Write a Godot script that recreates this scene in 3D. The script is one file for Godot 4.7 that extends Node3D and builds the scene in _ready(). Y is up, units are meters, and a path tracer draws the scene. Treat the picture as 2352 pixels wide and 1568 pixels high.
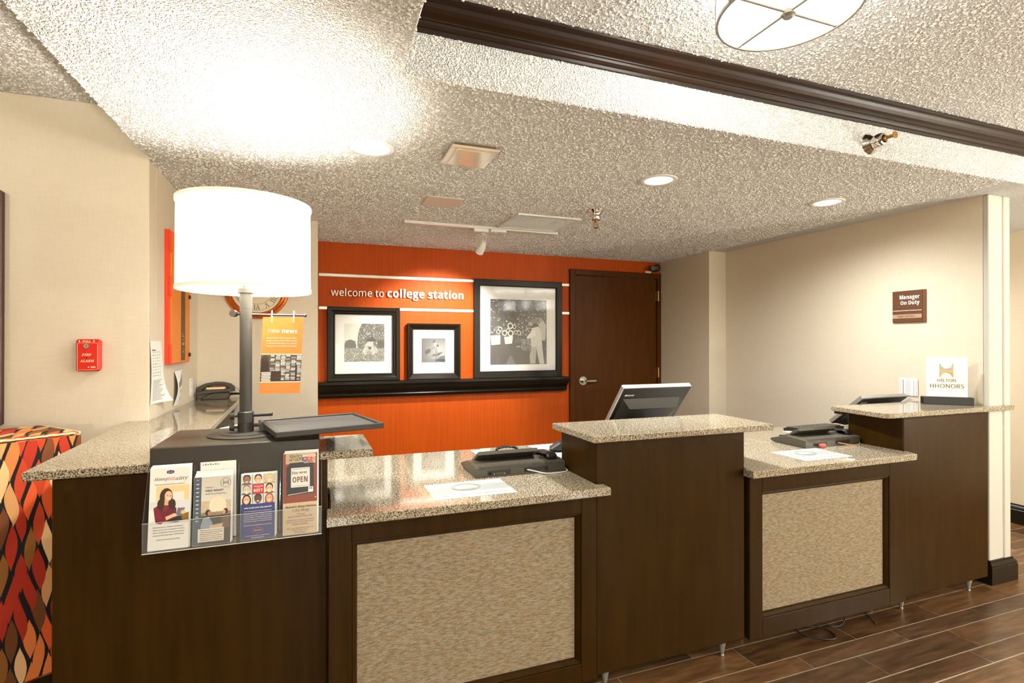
extends Node3D

const CEIL := 2.354
const HI := 2.595
const LEDGE := 1.071
const LOW := 0.869
var M := {}
var used := {}
var rng := RandomNumberGenerator.new()
var sans: Font
var bold: Font
var serif: Font
var serif_bold: Font

func _ready() -> void:
	rng.seed = 7
	var cam := Camera3D.new()
	cam.name = "camera"
	cam.fov = 66.32
	cam.near = 0.05
	cam.position = Vector3(0, 1.45, 0)
	cam.rotation_degrees = Vector3(0.2, -20.2, 0)
	add_child(cam)
	cam.current = true
	var we := WorldEnvironment.new()
	we.name = "environment"
	var env := Environment.new()
	env.background_mode = Environment.BG_COLOR
	env.background_color = Color(0.02, 0.02, 0.02)
	env.tonemap_mode = Environment.TONE_MAPPER_LINEAR
	env.tonemap_exposure = EXPOSURE
	env.sdfgi_enabled = true
	env.ssao_enabled = true
	env.ssil_enabled = true
	we.environment = env
	add_child(we)
	sans = sysfont("Droid Sans", 400)
	bold = sysfont("Droid Sans", 700)
	serif = sysfont("Droid Serif", 400)
	serif_bold = sysfont("Droid Serif", 700)
	materials()
	room()
	ceiling_fittings()
	back_wall()
	desk()
	table_lamp()
	brochures()
	desk_things()
	left_side()
	right_side()

const EXPOSURE := 1.08

func sysfont(n: String, w: int) -> Font:
	var f := SystemFont.new()
	f.font_names = PackedStringArray([n])
	f.font_weight = w
	return f

# ---------------------------------------------------------------- things
func numbered(n: String) -> String:
	if not used.has(n):
		used[n] = 0
		return n
	used[n] += 1
	return "%s_%03d" % [n, used[n]]

func tag(o: Node, label: String, category: String, group := "") -> Node:
	o.set_meta("label", label)
	o.set_meta("category", category)
	if group != "":
		o.set_meta("group", group)
	return o

func thing(called: String, label: String, category: String, at := Vector3.ZERO, group := "", basis := Basis()) -> Node3D:
	var o := Node3D.new()
	o.name = numbered(called)
	add_child(o)
	o.transform = Transform3D(basis, at)
	tag(o, label, category, group)
	return o

func obj(called: String, st: SurfaceTool, mat: Material, parent: Node = null) -> MeshInstance3D:
	var o := MeshInstance3D.new()
	st.generate_normals()
	o.mesh = st.commit()
	o.material_override = null
	o.mesh.surface_set_material(0, mat)
	if parent == null:
		o.name = numbered(called)
		add_child(o)
	else:
		o.name = called
		parent.add_child(o, true)
	return o

func struct(called: String, st: SurfaceTool, mat: Material, parent: Node = null) -> MeshInstance3D:
	var o := obj(called, st, mat, parent)
	if parent == null:
		o.set_meta("kind", "structure")
	return o

func copy_of(o: Node3D, label: String, at: Vector3) -> Node3D:
	var c: Node3D = o.duplicate()
	c.name = numbered(str(o.name).rstrip("0123456789_"))
	add_child(c)
	c.position = at
	c.set_meta("label", label)
	return c

# ---------------------------------------------------------------- shapes
func mb() -> SurfaceTool:
	var st := SurfaceTool.new()
	st.begin(Mesh.PRIMITIVE_TRIANGLES)
	st.set_smooth_group(-1)
	st.set_uv(Vector2.ZERO)
	return st

func face(st: SurfaceTool, p: Array, n: Vector3, uv: Array = []) -> void:
	for i in range(1, p.size() - 1):
		var t := [0, i, i + 1]
		var a: Vector3 = p[0]
		var b: Vector3 = p[i]
		var c: Vector3 = p[i + 1]
		if (b - a).cross(c - a).dot(n) > 0:
			t = [0, i + 1, i]
		for k in t:
			if uv.size():
				st.set_uv(uv[k])
			st.add_vertex(p[k])

func box(st: SurfaceTool, lo: Vector3, hi: Vector3, b := 0.003, xf := Transform3D()) -> void:
	var c := (lo + hi) / 2.0
	var h := (hi - lo).abs() / 2.0
	b = minf(b, minf(h.x, minf(h.y, h.z)) * 0.8)
	for ax in 3:
		var u := (ax + 1) % 3
		var v := (ax + 2) % 3
		for s in [-1.0, 1.0]:
			var p := []
			for k in [[-1, -1], [1, -1], [1, 1], [-1, 1]]:
				var q := Vector3()
				q[ax] = s * h[ax]
				q[u] = k[0] * (h[u] - b)
				q[v] = k[1] * (h[v] - b)
				p.append(xf * (c + q))
			var n := Vector3()
			n[ax] = s
			face(st, p, xf.basis * n)
	if b <= 0.0:
		return
	for ax in 3:
		var u := (ax + 1) % 3
		var v := (ax + 2) % 3
		for su in [-1.0, 1.0]:
			for sv in [-1.0, 1.0]:
				var p := []
				for k in [[-1, 0], [1, 0], [1, 1], [-1, 1]]:
					var q := Vector3()
					q[ax] = k[0] * (h[ax] - b)
					q[u] = su * (h[u] - (b if k[1] else 0.0))
					q[v] = sv * (h[v] - (0.0 if k[1] else b))
					p.append(xf * (c + q))
				var n := Vector3()
				n[u] = su
				n[v] = sv
				face(st, p, xf.basis * n)
	for sx in [-1.0, 1.0]:
		for sy in [-1.0, 1.0]:
			for sz in [-1.0, 1.0]:
				var s := Vector3(sx, sy, sz)
				var p := []
				for ax in 3:
					var q := s * (h - Vector3(b, b, b))
					q[ax] = s[ax] * h[ax]
					p.append(xf * (c + q))
				face(st, p, xf.basis * s)

func bx(lo: Vector3, hi: Vector3, b := 0.003, xf := Transform3D()) -> SurfaceTool:
	var st := mb()
	box(st, lo, hi, b, xf)
	return st

func inset(poly: PackedVector2Array, d: float) -> PackedVector2Array:
	var n := poly.size()
	var area := 0.0
	for i in n:
		area += poly[i].cross(poly[(i + 1) % n])
	var s := signf(area)
	var r := PackedVector2Array()
	for i in n:
		var e1 := (poly[i] - poly[(i + n - 1) % n]).normalized()
		var e2 := (poly[(i + 1) % n] - poly[i]).normalized()
		var n1 := Vector2(-e1.y, e1.x) * s
		var n2 := Vector2(-e2.y, e2.x) * s
		var m := (n1 + n2).normalized()
		r.append(poly[i] + m * d / maxf(m.dot(n1), 0.35))
	return r

# a prism: polygon in the plane of xf's x and y, from z = 0 to z = depth, both ends bevelled
func prism(st: SurfaceTool, poly: PackedVector2Array, depth: float, xf := Transform3D(), b := 0.003, world_uv := false) -> void:
	var n := poly.size()
	var ins := inset(poly, b) if b > 0.0 else poly
	var area := 0.0
	for i in n:
		area += poly[i].cross(poly[(i + 1) % n])
	var s := signf(area)
	var tri := Geometry2D.triangulate_polygon(ins)
	for e in 2:
		var z := depth if e else 0.0
		var nn := xf.basis * Vector3(0, 0, 1 if e else -1)
		for i in range(0, tri.size(), 3):
			var p := []
			var uv := []
			for k in 3:
				var q := ins[tri[i + k]]
				p.append(xf * Vector3(q.x, q.y, z))
				uv.append(q if world_uv else Vector2.ZERO)
			face(st, p, nn, uv)
	var run := 0.0
	for i in n:
		var j := (i + 1) % n
		var d := poly[j] - poly[i]
		var no := Vector3(d.y, -d.x, 0).normalized() * s
		var l := d.length()
		var u := [Vector2(run, b), Vector2(run + l, b), Vector2(run + l, depth - b), Vector2(run, depth - b)] if world_uv else []
		face(st, [xf * v3(poly[i], b), xf * v3(poly[j], b), xf * v3(poly[j], depth - b), xf * v3(poly[i], depth - b)], xf.basis * no, u)
		if b > 0.0:
			face(st, [xf * v3(poly[i], depth - b), xf * v3(poly[j], depth - b), xf * v3(ins[j], depth), xf * v3(ins[i], depth)], xf.basis * (no + Vector3(0, 0, 1)), u)
			face(st, [xf * v3(poly[i], b), xf * v3(poly[j], b), xf * v3(ins[j], 0), xf * v3(ins[i], 0)], xf.basis * (no - Vector3(0, 0, 1)), u)
		run += l

func v3(p: Vector2, z: float) -> Vector3:
	return Vector3(p.x, p.y, z)

# a horizontal slab: plan polygon given as (x, z), from y0 to y1
func slab(st: SurfaceTool, plan: Array, y0: float, y1: float, b := 0.003, world_uv := false) -> void:
	var p := PackedVector2Array()
	for q in plan:
		p.append(Vector2(q[0], -q[1]))
	prism(st, p, y1 - y0, Transform3D(Basis(Vector3(1, 0, 0), Vector3(0, 0, -1), Vector3(0, 1, 0)), Vector3(0, y0, 0)), b, world_uv)

# profile of (radius, height) turned round the y axis of xf
func lathe(st: SurfaceTool, prof: Array, n: int, xf := Transform3D(), flip := false) -> void:
	var group := 1
	for i in prof.size() - 1:
		var a: Vector2 = prof[i]
		var b: Vector2 = prof[i + 1]
		if i > 0:
			var z: Vector2 = prof[i - 1]
			if absf((a - z).angle_to(b - a)) > 0.6:
				group += 1
		st.set_smooth_group(group)
		for k in n:
			var t0 := TAU * k / n
			var t1 := TAU * (k + 1) / n
			var p := []
			for q in [[a, t0], [b, t0], [b, t1], [a, t1]]:
				p.append(xf * Vector3(q[0].x * cos(q[1]), q[0].y, q[0].x * sin(q[1])))
			var tm := (t0 + t1) / 2.0
			var d := b - a
			var no := Vector3(d.y * cos(tm), -d.x, d.y * sin(tm)) * (-1.0 if flip else 1.0)
			if a.x < 1e-6:
				face(st, [p[0], p[1], p[2]], xf.basis * no)
			elif b.x < 1e-6:
				face(st, [p[0], p[1], p[3]], xf.basis * no)
			else:
				face(st, p, xf.basis * no)
	st.set_smooth_group(-1)

func along(a: Vector3, b: Vector3) -> Transform3D:
	var y := (b - a).normalized()
	var x := y.cross(Vector3(0, 0, 1) if absf(y.z) < 0.9 else Vector3(1, 0, 0)).normalized()
	return Transform3D(Basis(x, y, x.cross(y)), a)

func rod(st: SurfaceTool, a: Vector3, b: Vector3, r: float, n := 12, r2 := -1.0) -> void:
	var l := (b - a).length()
	if r2 < 0.0:
		r2 = r
	lathe(st, [Vector2(0, 0), Vector2(r, 0), Vector2(r2, l), Vector2(0, l)], n, along(a, b))

func ball(st: SurfaceTool, c: Vector3, r: float, n := 12, sq := 1.0) -> void:
	var prof := []
	for i in n / 2 + 1:
		var t := -PI / 2 + PI * i / (n / 2)
		prof.append(Vector2(maxf(r * cos(t), 0.0) if i % (n / 2) else 0.0, r * sq * sin(t)))
	lathe(st, prof, n, Transform3D(Basis(), c))

func tube(st: SurfaceTool, pts: Array, r: float, n := 8) -> void:
	st.set_smooth_group(9)
	var rings := []
	var up := Vector3(0.123, 0.97, 0.21).normalized()
	for i in pts.size():
		var d: Vector3 = (pts[mini(i + 1, pts.size() - 1)] - pts[maxi(i - 1, 0)]).normalized()
		var x := up.cross(d).normalized()
		var y := d.cross(x)
		var ring := []
		for k in n:
			ring.append(pts[i] + (x * cos(TAU * k / n) + y * sin(TAU * k / n)) * r)
		rings.append(ring)
	for i in pts.size() - 1:
		var mid: Vector3 = (pts[i] + pts[i + 1]) / 2.0
		for k in n:
			var j := (k + 1) % n
			var p := [rings[i][k], rings[i + 1][k], rings[i + 1][j], rings[i][j]]
			face(st, p, (p[0] + p[1] + p[2] + p[3]) / 4.0 - mid)
	st.set_smooth_group(-1)
	face(st, rings[0], pts[0] - pts[1])
	face(st, rings[-1], pts[-1] - pts[-2])

func curve(pts: Array, steps := 40) -> Array:
	var c := Curve3D.new()
	for i in pts.size():
		var t: Vector3 = (pts[mini(i + 1, pts.size() - 1)] - pts[maxi(i - 1, 0)]) / 6.0
		c.add_point(pts[i], -t, t)
	var r := []
	for i in steps + 1:
		r.append(c.sample_baked(c.get_baked_length() * i / steps, true))
	return r

# a sheet with its picture on the front: corners top-left, top-right, bottom-right, bottom-left seen from the front
func sheet(a: Vector3, b: Vector3, c: Vector3, d: Vector3, t := 0.0006) -> SurfaceTool:
	var st := mb()
	var n := (b - a).cross(a - d).normalized()
	var uv := [Vector2(0, 0), Vector2(1, 0), Vector2(1, 1), Vector2(0, 1)]
	face(st, [a, b, c, d], n, uv)
	var k := -n * t
	var p := [a, b, c, d]
	var e := [Vector2(0.004, 0.004), Vector2(0.004, 0.004), Vector2(0.004, 0.004), Vector2(0.004, 0.004)]
	face(st, [a + k, b + k, c + k, d + k], -n, e)
	var mid := (a + b + c + d) / 4.0
	for i in 4:
		var q: Vector3 = p[i]
		var w: Vector3 = p[(i + 1) % 4]
		face(st, [q, w, w + k, q + k], (q + w) / 2.0 - mid, e)
	return st

# lettering: the string w metres wide (or its capitals h high if w is 0), centred on xf, its x to the right and z to the reader
func txt(st: SurfaceTool, s: String, f: Font, w: float, h: float, xf: Transform3D, depth := 0.0004, shear := 0.0, align := 0.0) -> void:
	var tm := TextMesh.new()
	tm.font = f
	tm.text = s
	tm.font_size = 32
	tm.pixel_size = 0.01
	tm.curve_step = 3.0
	tm.depth = 0.02
	var arr := tm.get_mesh_arrays()
	var v: PackedVector3Array = arr[Mesh.ARRAY_VERTEX]
	var ix: PackedInt32Array = arr[Mesh.ARRAY_INDEX] if arr[Mesh.ARRAY_INDEX] != null else PackedInt32Array(range(v.size()))
	if v.is_empty():
		return
	var lo := v[0]
	var hi := v[0]
	for p in v:
		lo = lo.min(p)
		hi = hi.max(p)
	var kx := w / (hi.x - lo.x) if w > 0.0 else h / (hi.y - lo.y)
	var ky := h / (hi.y - lo.y) if h > 0.0 else kx
	var mid := (lo + hi) / 2.0
	var shift := align * (hi.x - lo.x) / 2.0 * kx
	st.set_smooth_group(-1)
	for i in ix:
		var p := v[i] - mid
		st.add_vertex(xf * Vector3(p.x * kx + shift + p.y * ky * shear, p.y * ky, (p.z / 0.02 + 0.5) * depth))

func lines(st: SurfaceTool, rows: Array, f: Font, w: float, top: float, step: float, h: float, xf: Transform3D, left := false) -> void:
	for i in rows.size():
		if rows[i] == "":
			continue
		var l: float = minf(w, h * 0.56 * rows[i].length())
		txt(st, rows[i], f, l, h, xf * Transform3D(Basis(), Vector3((l - w) / 2.0 if left else 0.0, top - step * i, 0)))

# ---------------------------------------------------------------- pictures and materials
func blank(w: int, h: int, c: Color) -> Image:
	var im := Image.create(w, h, false, Image.FORMAT_RGB8)
	im.fill(c)
	return im

func ell(im: Image, cx: float, cy: float, rx: float, ry: float, c: Color) -> void:
	for y in range(int(cy - ry), int(cy + ry) + 1):
		var t := (y + 0.5 - cy) / ry
		if absf(t) < 1.0:
			var w := rx * sqrt(1.0 - t * t)
			im.fill_rect(Rect2i(int(cx - w), y, maxi(int(2 * w), 1), 1), c)

func poly(im: Image, p: Array, c: Color) -> void:
	var lo := 1e9
	var hi := -1e9
	for q in p:
		lo = minf(lo, q[1])
		hi = maxf(hi, q[1])
	for y in range(int(lo), int(hi) + 1):
		var xs := []
		for i in p.size():
			var a: Array = p[i]
			var b: Array = p[(i + 1) % p.size()]
			var yy := y + 0.5
			if (a[1] <= yy) != (b[1] <= yy):
				xs.append(a[0] + (yy - a[1]) * (b[0] - a[0]) / float(b[1] - a[1]))
		xs.sort()
		for i in range(0, xs.size() - 1, 2):
			im.fill_rect(Rect2i(int(xs[i]), y, maxi(int(xs[i + 1] - xs[i] + 0.5), 1), 1), c)

func rect(im: Image, x: float, y: float, w: float, h: float, c: Color) -> void:
	im.fill_rect(Rect2i(int(x), int(y), int(w), int(h)), c)

func grey(v: float) -> Color:
	return Color(v, v, v * 0.96)

# noise strokes laid over an area, light and dark, as straw, leaves or grass look in a small photograph
func strokes(im: Image, x: float, y: float, w: float, h: float, n: int, a: float, b: float, l := 6.0, tilt := 0.0) -> void:
	for i in n:
		var px := x + rng.randf() * w
		var py := y + rng.randf() * h
		var ang := tilt + rng.randf_range(-0.9, 0.9)
		var c := grey(rng.randf_range(a, b))
		for k in int(l):
			var qx := int(px + cos(ang) * k)
			var qy := int(py + sin(ang) * k)
			if qx >= x and qy >= y and qx < x + w and qy < y + h and qx < im.get_width() and qy < im.get_height():
				im.set_pixel(qx, qy, c)

func noise(type: int, freq: float, sd: int, oct := 1) -> FastNoiseLite:
	var n := FastNoiseLite.new()
	n.noise_type = type
	n.frequency = freq
	n.seed = sd
	n.fractal_type = FastNoiseLite.FRACTAL_FBM if oct > 1 else FastNoiseLite.FRACTAL_NONE
	n.fractal_octaves = oct
	return n

func seamless(n: FastNoiseLite, w: int, h: int) -> PackedByteArray:
	var im := n.get_seamless_image(w, h)
	im.convert(Image.FORMAT_L8)
	return im.get_data()

func tex(im: Image) -> ImageTexture:
	im.generate_mipmaps()
	return ImageTexture.create_from_image(im)

func from_rgb(w: int, h: int, d: PackedByteArray) -> ImageTexture:
	return tex(Image.create_from_data(w, h, false, Image.FORMAT_RGB8, d))

func put(d: PackedByteArray, i: int, c: Color) -> void:
	d[i * 3] = clampi(int(c.r * 255), 0, 255)
	d[i * 3 + 1] = clampi(int(c.g * 255), 0, 255)
	d[i * 3 + 2] = clampi(int(c.b * 255), 0, 255)

func flat(c: Color, rough := 0.5, metal := 0.0) -> StandardMaterial3D:
	var m := StandardMaterial3D.new()
	m.albedo_color = c
	m.roughness = rough
	m.metallic = metal
	return m

func rgb(r: float, g: float, b: float, rough := 0.5, metal := 0.0) -> StandardMaterial3D:
	return flat(Color(r / 255.0, g / 255.0, b / 255.0), rough, metal)

func glow(c: Color, e: float) -> StandardMaterial3D:
	var m := flat(Color(0.9, 0.9, 0.88), 0.6)
	m.emission_enabled = true
	m.emission = c
	m.emission_energy_multiplier = e
	return m

func tri(m: StandardMaterial3D, per_metre: float) -> StandardMaterial3D:
	m.uv1_triplanar = true
	m.uv1_world_triplanar = true
	m.uv1_scale = Vector3.ONE * per_metre
	return m

func relief(m: StandardMaterial3D, t: Texture2D, cm: float) -> StandardMaterial3D:
	m.heightmap_enabled = true
	m.heightmap_texture = t
	m.heightmap_scale = cm
	return m

func pic(im: Image, rough := 0.45) -> StandardMaterial3D:
	var m := flat(Color.WHITE, rough)
	m.albedo_texture = tex(im)
	return m

func streak_tex(w: int, h: int, a: Color, b: Color, fx: float, fy: float, sd: int, kx := 0.0, ky := 0.0) -> ImageTexture:
	# threads: noise drawn out along one way, with a second, crossing set when kx and ky are given
	var n := noise(FastNoiseLite.TYPE_SIMPLEX_SMOOTH, 1.0, sd)
	var d := PackedByteArray()
	d.resize(w * h * 3)
	for y in h:
		for x in w:
			var v := 0.5 + 0.33 * n.get_noise_2d(x * fx, y * fy) + 0.25 * n.get_noise_2d(x * fx * 2.7 + 90.0, y * fy * 2.0)
			if kx > 0.0:
				v = 0.55 * v + 0.45 * (0.5 + 0.5 * n.get_noise_2d(x * kx + 300.0, y * ky))
			put(d, y * w + x, a.lerp(b, clampf(v, 0.0, 1.0)))
	return from_rgb(w, h, d)

func materials() -> void:
	# granite: pale tan crystals with dark brown, black and grey specks
	var s := 768
	var n1 := seamless(noise(FastNoiseLite.TYPE_SIMPLEX, 0.055, 1, 3), s, s)
	var n2 := seamless(noise(FastNoiseLite.TYPE_SIMPLEX, 0.11, 2, 2), s, s)
	var n3 := seamless(noise(FastNoiseLite.TYPE_SIMPLEX, 0.03, 3, 2), s, s)
	var n4 := seamless(noise(FastNoiseLite.TYPE_SIMPLEX, 0.17, 4, 2), s, s)
	var d := PackedByteArray()
	d.resize(s * s * 3)
	for i in s * s:
		var c := Color(0.64, 0.575, 0.47).lerp(Color(0.82, 0.785, 0.70), clampf((n1[i] - 90) / 80.0, 0, 1))
		if n3[i] > 165:
			c = c.lerp(Color(0.68, 0.56, 0.42), 0.5)
		if n4[i] > 168:
			c = Color(0.90, 0.87, 0.80)
		if n2[i] < 92:
			c = c.lerp(Color(0.37, 0.31, 0.235), clampf((92 - n2[i]) / 18.0, 0, 1))
		if n1[i] < 58 or n4[i] < 52:
			c = Color(0.25, 0.215, 0.17)
		put(d, i, c)
	M.granite = tri(flat(Color(0.86, 0.85, 0.82), 0.07), 1.45)
	M.granite.albedo_texture = from_rgb(s, s, d)
	M.granite.metallic_specular = 0.6

	# sprayed popcorn ceiling
	var p1 := seamless(noise(FastNoiseLite.TYPE_SIMPLEX, 0.075, 11, 2), 1024, 1024)
	var p2 := seamless(noise(FastNoiseLite.TYPE_SIMPLEX, 0.13, 12, 2), 1024, 1024)
	var hd := PackedByteArray()
	hd.resize(1024 * 1024)
	for i in 1024 * 1024:
		var v := maxf(smoothstep(128.0, 178.0, p1[i]), 0.6 * smoothstep(135.0, 185.0, p2[i]))
		hd[i] = int(v * 255)
	var ht := tex(Image.create_from_data(1024, 1024, false, Image.FORMAT_L8, hd))
	M.popcorn = relief(tri(rgb(246, 244, 238, 0.95), 1.1), ht, 1.0)
	

	# linen wall covering
	M.wall = tri(flat(Color(0.94, 0.92, 0.88), 0.8), 1.3)
	M.wall.albedo_texture = streak_tex(512, 512, Color(0.885, 0.85, 0.775), Color(0.93, 0.90, 0.835), 0.30, 0.012, 21, 0.012, 0.30)
	M.post = rgb(190, 185, 171, 0.6)
	# orange vertically streaked wall covering
	M.orange = tri(flat(Color.WHITE, 0.55), 1.0)
	M.orange.metallic_specular = 0.3
	M.orange.albedo_texture = streak_tex(1024, 256, Color(0.64, 0.23, 0.005), Color(0.78, 0.345, 0.022), 0.16, 0.004, 31)
	# wood
	M.dark = tri(flat(Color.WHITE, 0.33), 1.0)
	M.dark.albedo_texture = streak_tex(256, 256, Color(0.165, 0.098, 0.012), Color(0.21, 0.133, 0.02), 0.06, 0.006, 41)
	M.dark.metallic_specular = 0.24
	M.door = tri(flat(Color.WHITE, 0.36), 1.0)
	M.door.albedo_texture = streak_tex(256, 256, Color(0.295, 0.16, 0.03), Color(0.345, 0.195, 0.045), 0.05, 0.006, 42)
	M.door.metallic_specular = 0.25
	M.crown = tri(flat(Color.WHITE, 0.38), 1.0)
	M.crown.albedo_texture = streak_tex(64, 256, Color(0.115, 0.058, 0.012), Color(0.155, 0.08, 0.018), 0.05, 0.03, 43)
	M.crown.metallic_specular = 0.35
	M.black_wood = rgb(30, 24, 15, 0.3)
	M.black_wood.metallic_specular = 0.3
	M.box_wood = rgb(52, 46, 36, 0.38)
	# woven raffia panel
	var w := 1024
	var hh := 700
	var a := noise(FastNoiseLite.TYPE_SIMPLEX, 1.0, 51)
	var rd := PackedByteArray()
	rd.resize(w * hh * 3)
	for y in hh:
		var row := y / 4
		for x in w:
			var v := 0.5 + 0.34 * a.get_noise_2d(x * 0.022 + row * 37.3, row * 7.7) + 0.22 * a.get_noise_2d(x * 0.10, row * 3.1 + 500.0)
			var c := Color(0.44, 0.375, 0.265).lerp(Color(0.67, 0.605, 0.485), clampf(v, 0, 1))
			var hue := a.get_noise_2d(x * 0.012 + 900.0, row * 5.3)
			c = c.lerp(Color(0.66, 0.65, 0.60), clampf(hue - 0.25, 0, 0.5) * 0.8).lerp(Color(0.72, 0.52, 0.33), clampf(-hue - 0.35, 0, 0.5) * 0.5)
			if y % 4 == 0:
				c = c.darkened(0.26)
			if x % 5 == 0:
				c = c.darkened(0.12)
			put(rd, y * w + x, c)
	M.woven = flat(Color.WHITE, 0.75)
	M.woven.albedo_texture = from_rgb(w, hh, rd)
	# floor planks: four tones of wood look tile
	for k in 4:
		var m := tri(flat(Color.WHITE, 0.32), 1.0)
		var t: float = [0.0, 0.06, -0.05, 0.02][k]
		m.albedo_texture = streak_tex(256, 256, Color(0.26 + t, 0.175 + t * 0.7, 0.10 + t * 0.4), Color(0.46 + t, 0.335 + t * 0.8, 0.21 + t * 0.5), 0.012, 0.10, 61 + k)
		M["plank%d" % k] = m
	M.grout = rgb(176, 160, 136, 0.8)
	M.leaf = leaf_fabric()
	M.piping = rgb(226, 205, 160, 0.8)
	# plain ones
	M.white = rgb(232, 229, 220, 0.5)
	M.white_metal = rgb(225, 220, 208, 0.35)
	M.paper = rgb(236, 234, 226, 0.7)
	M.card = rgb(240, 238, 230, 0.6)
	M.ink = rgb(50, 46, 42, 0.7)
	M.grey_ink = rgb(130, 126, 118, 0.7)
	M.black = rgb(22, 20, 18, 0.4)
	M.void = rgb(10, 8, 6, 0.9)  # near-black for the shaded gap under cabinets and for small holes
	M.phone = rgb(72, 66, 53, 0.45)
	M.phone_dark = rgb(30, 27, 22, 0.4)
	M.steel = rgb(200, 196, 186, 0.25, 1.0)
	M.brass = rgb(190, 150, 90, 0.3, 1.0)
	M.chrome = rgb(205, 200, 192, 0.08, 1.0)
	M.silver = rgb(172, 170, 163, 0.3, 0.6)
	M.pole = rgb(56, 53, 48, 0.6)
	M.pole_dark = rgb(46, 42, 35, 0.5)
	M.mat_board = rgb(222, 220, 212, 0.8)
	M.trim_metal = rgb(232, 226, 212, 0.3, 0.5)
	M.red = rgb(206, 30, 8, 0.35)
	M.cream = rgb(250, 225, 180, 0.5)
	M.copper = rgb(196, 106, 40, 0.3, 0.7)
	M.orange_paint = rgb(232, 130, 26, 0.45)
	M.orange_edge = rgb(228, 62, 12, 0.4)
	M.brown_sign = rgb(104, 68, 38, 0.5)
	M.tan_bar = rgb(168, 140, 112, 0.5)
	M.navy = rgb(34, 44, 92, 0.5)
	M.logo_red = rgb(214, 60, 36, 0.5)
	M.blue_grey = rgb(70, 82, 94, 0.5)
	M.coral = rgb(232, 84, 80, 0.45)
	M.gold = rgb(188, 140, 78, 0.3, 0.8)
	M.letter = rgb(244, 236, 222, 0.35, 0.3)
	M.news_orange = rgb(250, 176, 84, 0.6)
	M.beige_plastic = rgb(216, 204, 180, 0.14)
	M.plate = rgb(214, 202, 186, 0.5)
	var shade := rgb(250, 244, 230, 0.9)
	shade.backlight_enabled = true
	shade.backlight = Color(0.56, 0.555, 0.53)
	M.shade = shade
	var g := StandardMaterial3D.new()
	g.transparency = BaseMaterial3D.TRANSPARENCY_ALPHA
	g.albedo_color = Color(1, 1, 1, 0.04)
	g.roughness = 0.02
	M.glass = g
	var ac := StandardMaterial3D.new()
	ac.transparency = BaseMaterial3D.TRANSPARENCY_ALPHA
	ac.albedo_color = Color(0.8, 0.84, 0.82, 0.05)
	ac.roughness = 0.05
	M.acrylic = ac
	var edge := rgb(205, 205, 190, 0.15)
	M.acrylic_edge = edge

func leaf_fabric() -> StandardMaterial3D:
	var w := 768
	var h := 1100
	var im := blank(w, h, Color(0.075, 0.03, 0.015))
	var cols := [Color(0.90, 0.36, 0.14), Color(0.93, 0.50, 0.24), Color(0.96, 0.76, 0.52), Color(0.70, 0.17, 0.05), Color(0.58, 0.36, 0.12), Color(0.86, 0.62, 0.38), Color(0.78, 0.25, 0.09), Color(0.45, 0.25, 0.09)]
	var r := RandomNumberGenerator.new()
	r.seed = 5
	var dx := 27.0
	var dy := 182.0
	for c in range(-1, 30):
		for k in range(-1, 9):
			var cx := c * dx
			var cy := (k + (0.5 if c % 2 else 0.0)) * dy + r.randf_range(-12, 12)
			var half := dy * r.randf_range(0.47, 0.56)
			var wid := dx * r.randf_range(0.72, 0.86)
			var sw := r.randf_range(-9, 9)
			var pts := []
			for e in [-1.0, 1.0]:
				for i in 13:
					var t := -1.0 + i / 6.0
					if e > 0:
						t = -t
					var ww := wid * pow(maxf(cos(t * PI / 2), 0.0), 0.8) - 3.2
					pts.append([cx + sw * sin(t * 2.4) + e * maxf(ww, 0.0), cy + t * (half - 8)])
			poly(im, pts, cols[r.randi() % 8])
	var m := flat(Color.WHITE, 0.85)
	m.albedo_texture = tex(im)
	m.uv1_scale = Vector3(1.0 / 0.77, 1.0 / 1.1, 1.0)
	return m

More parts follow.
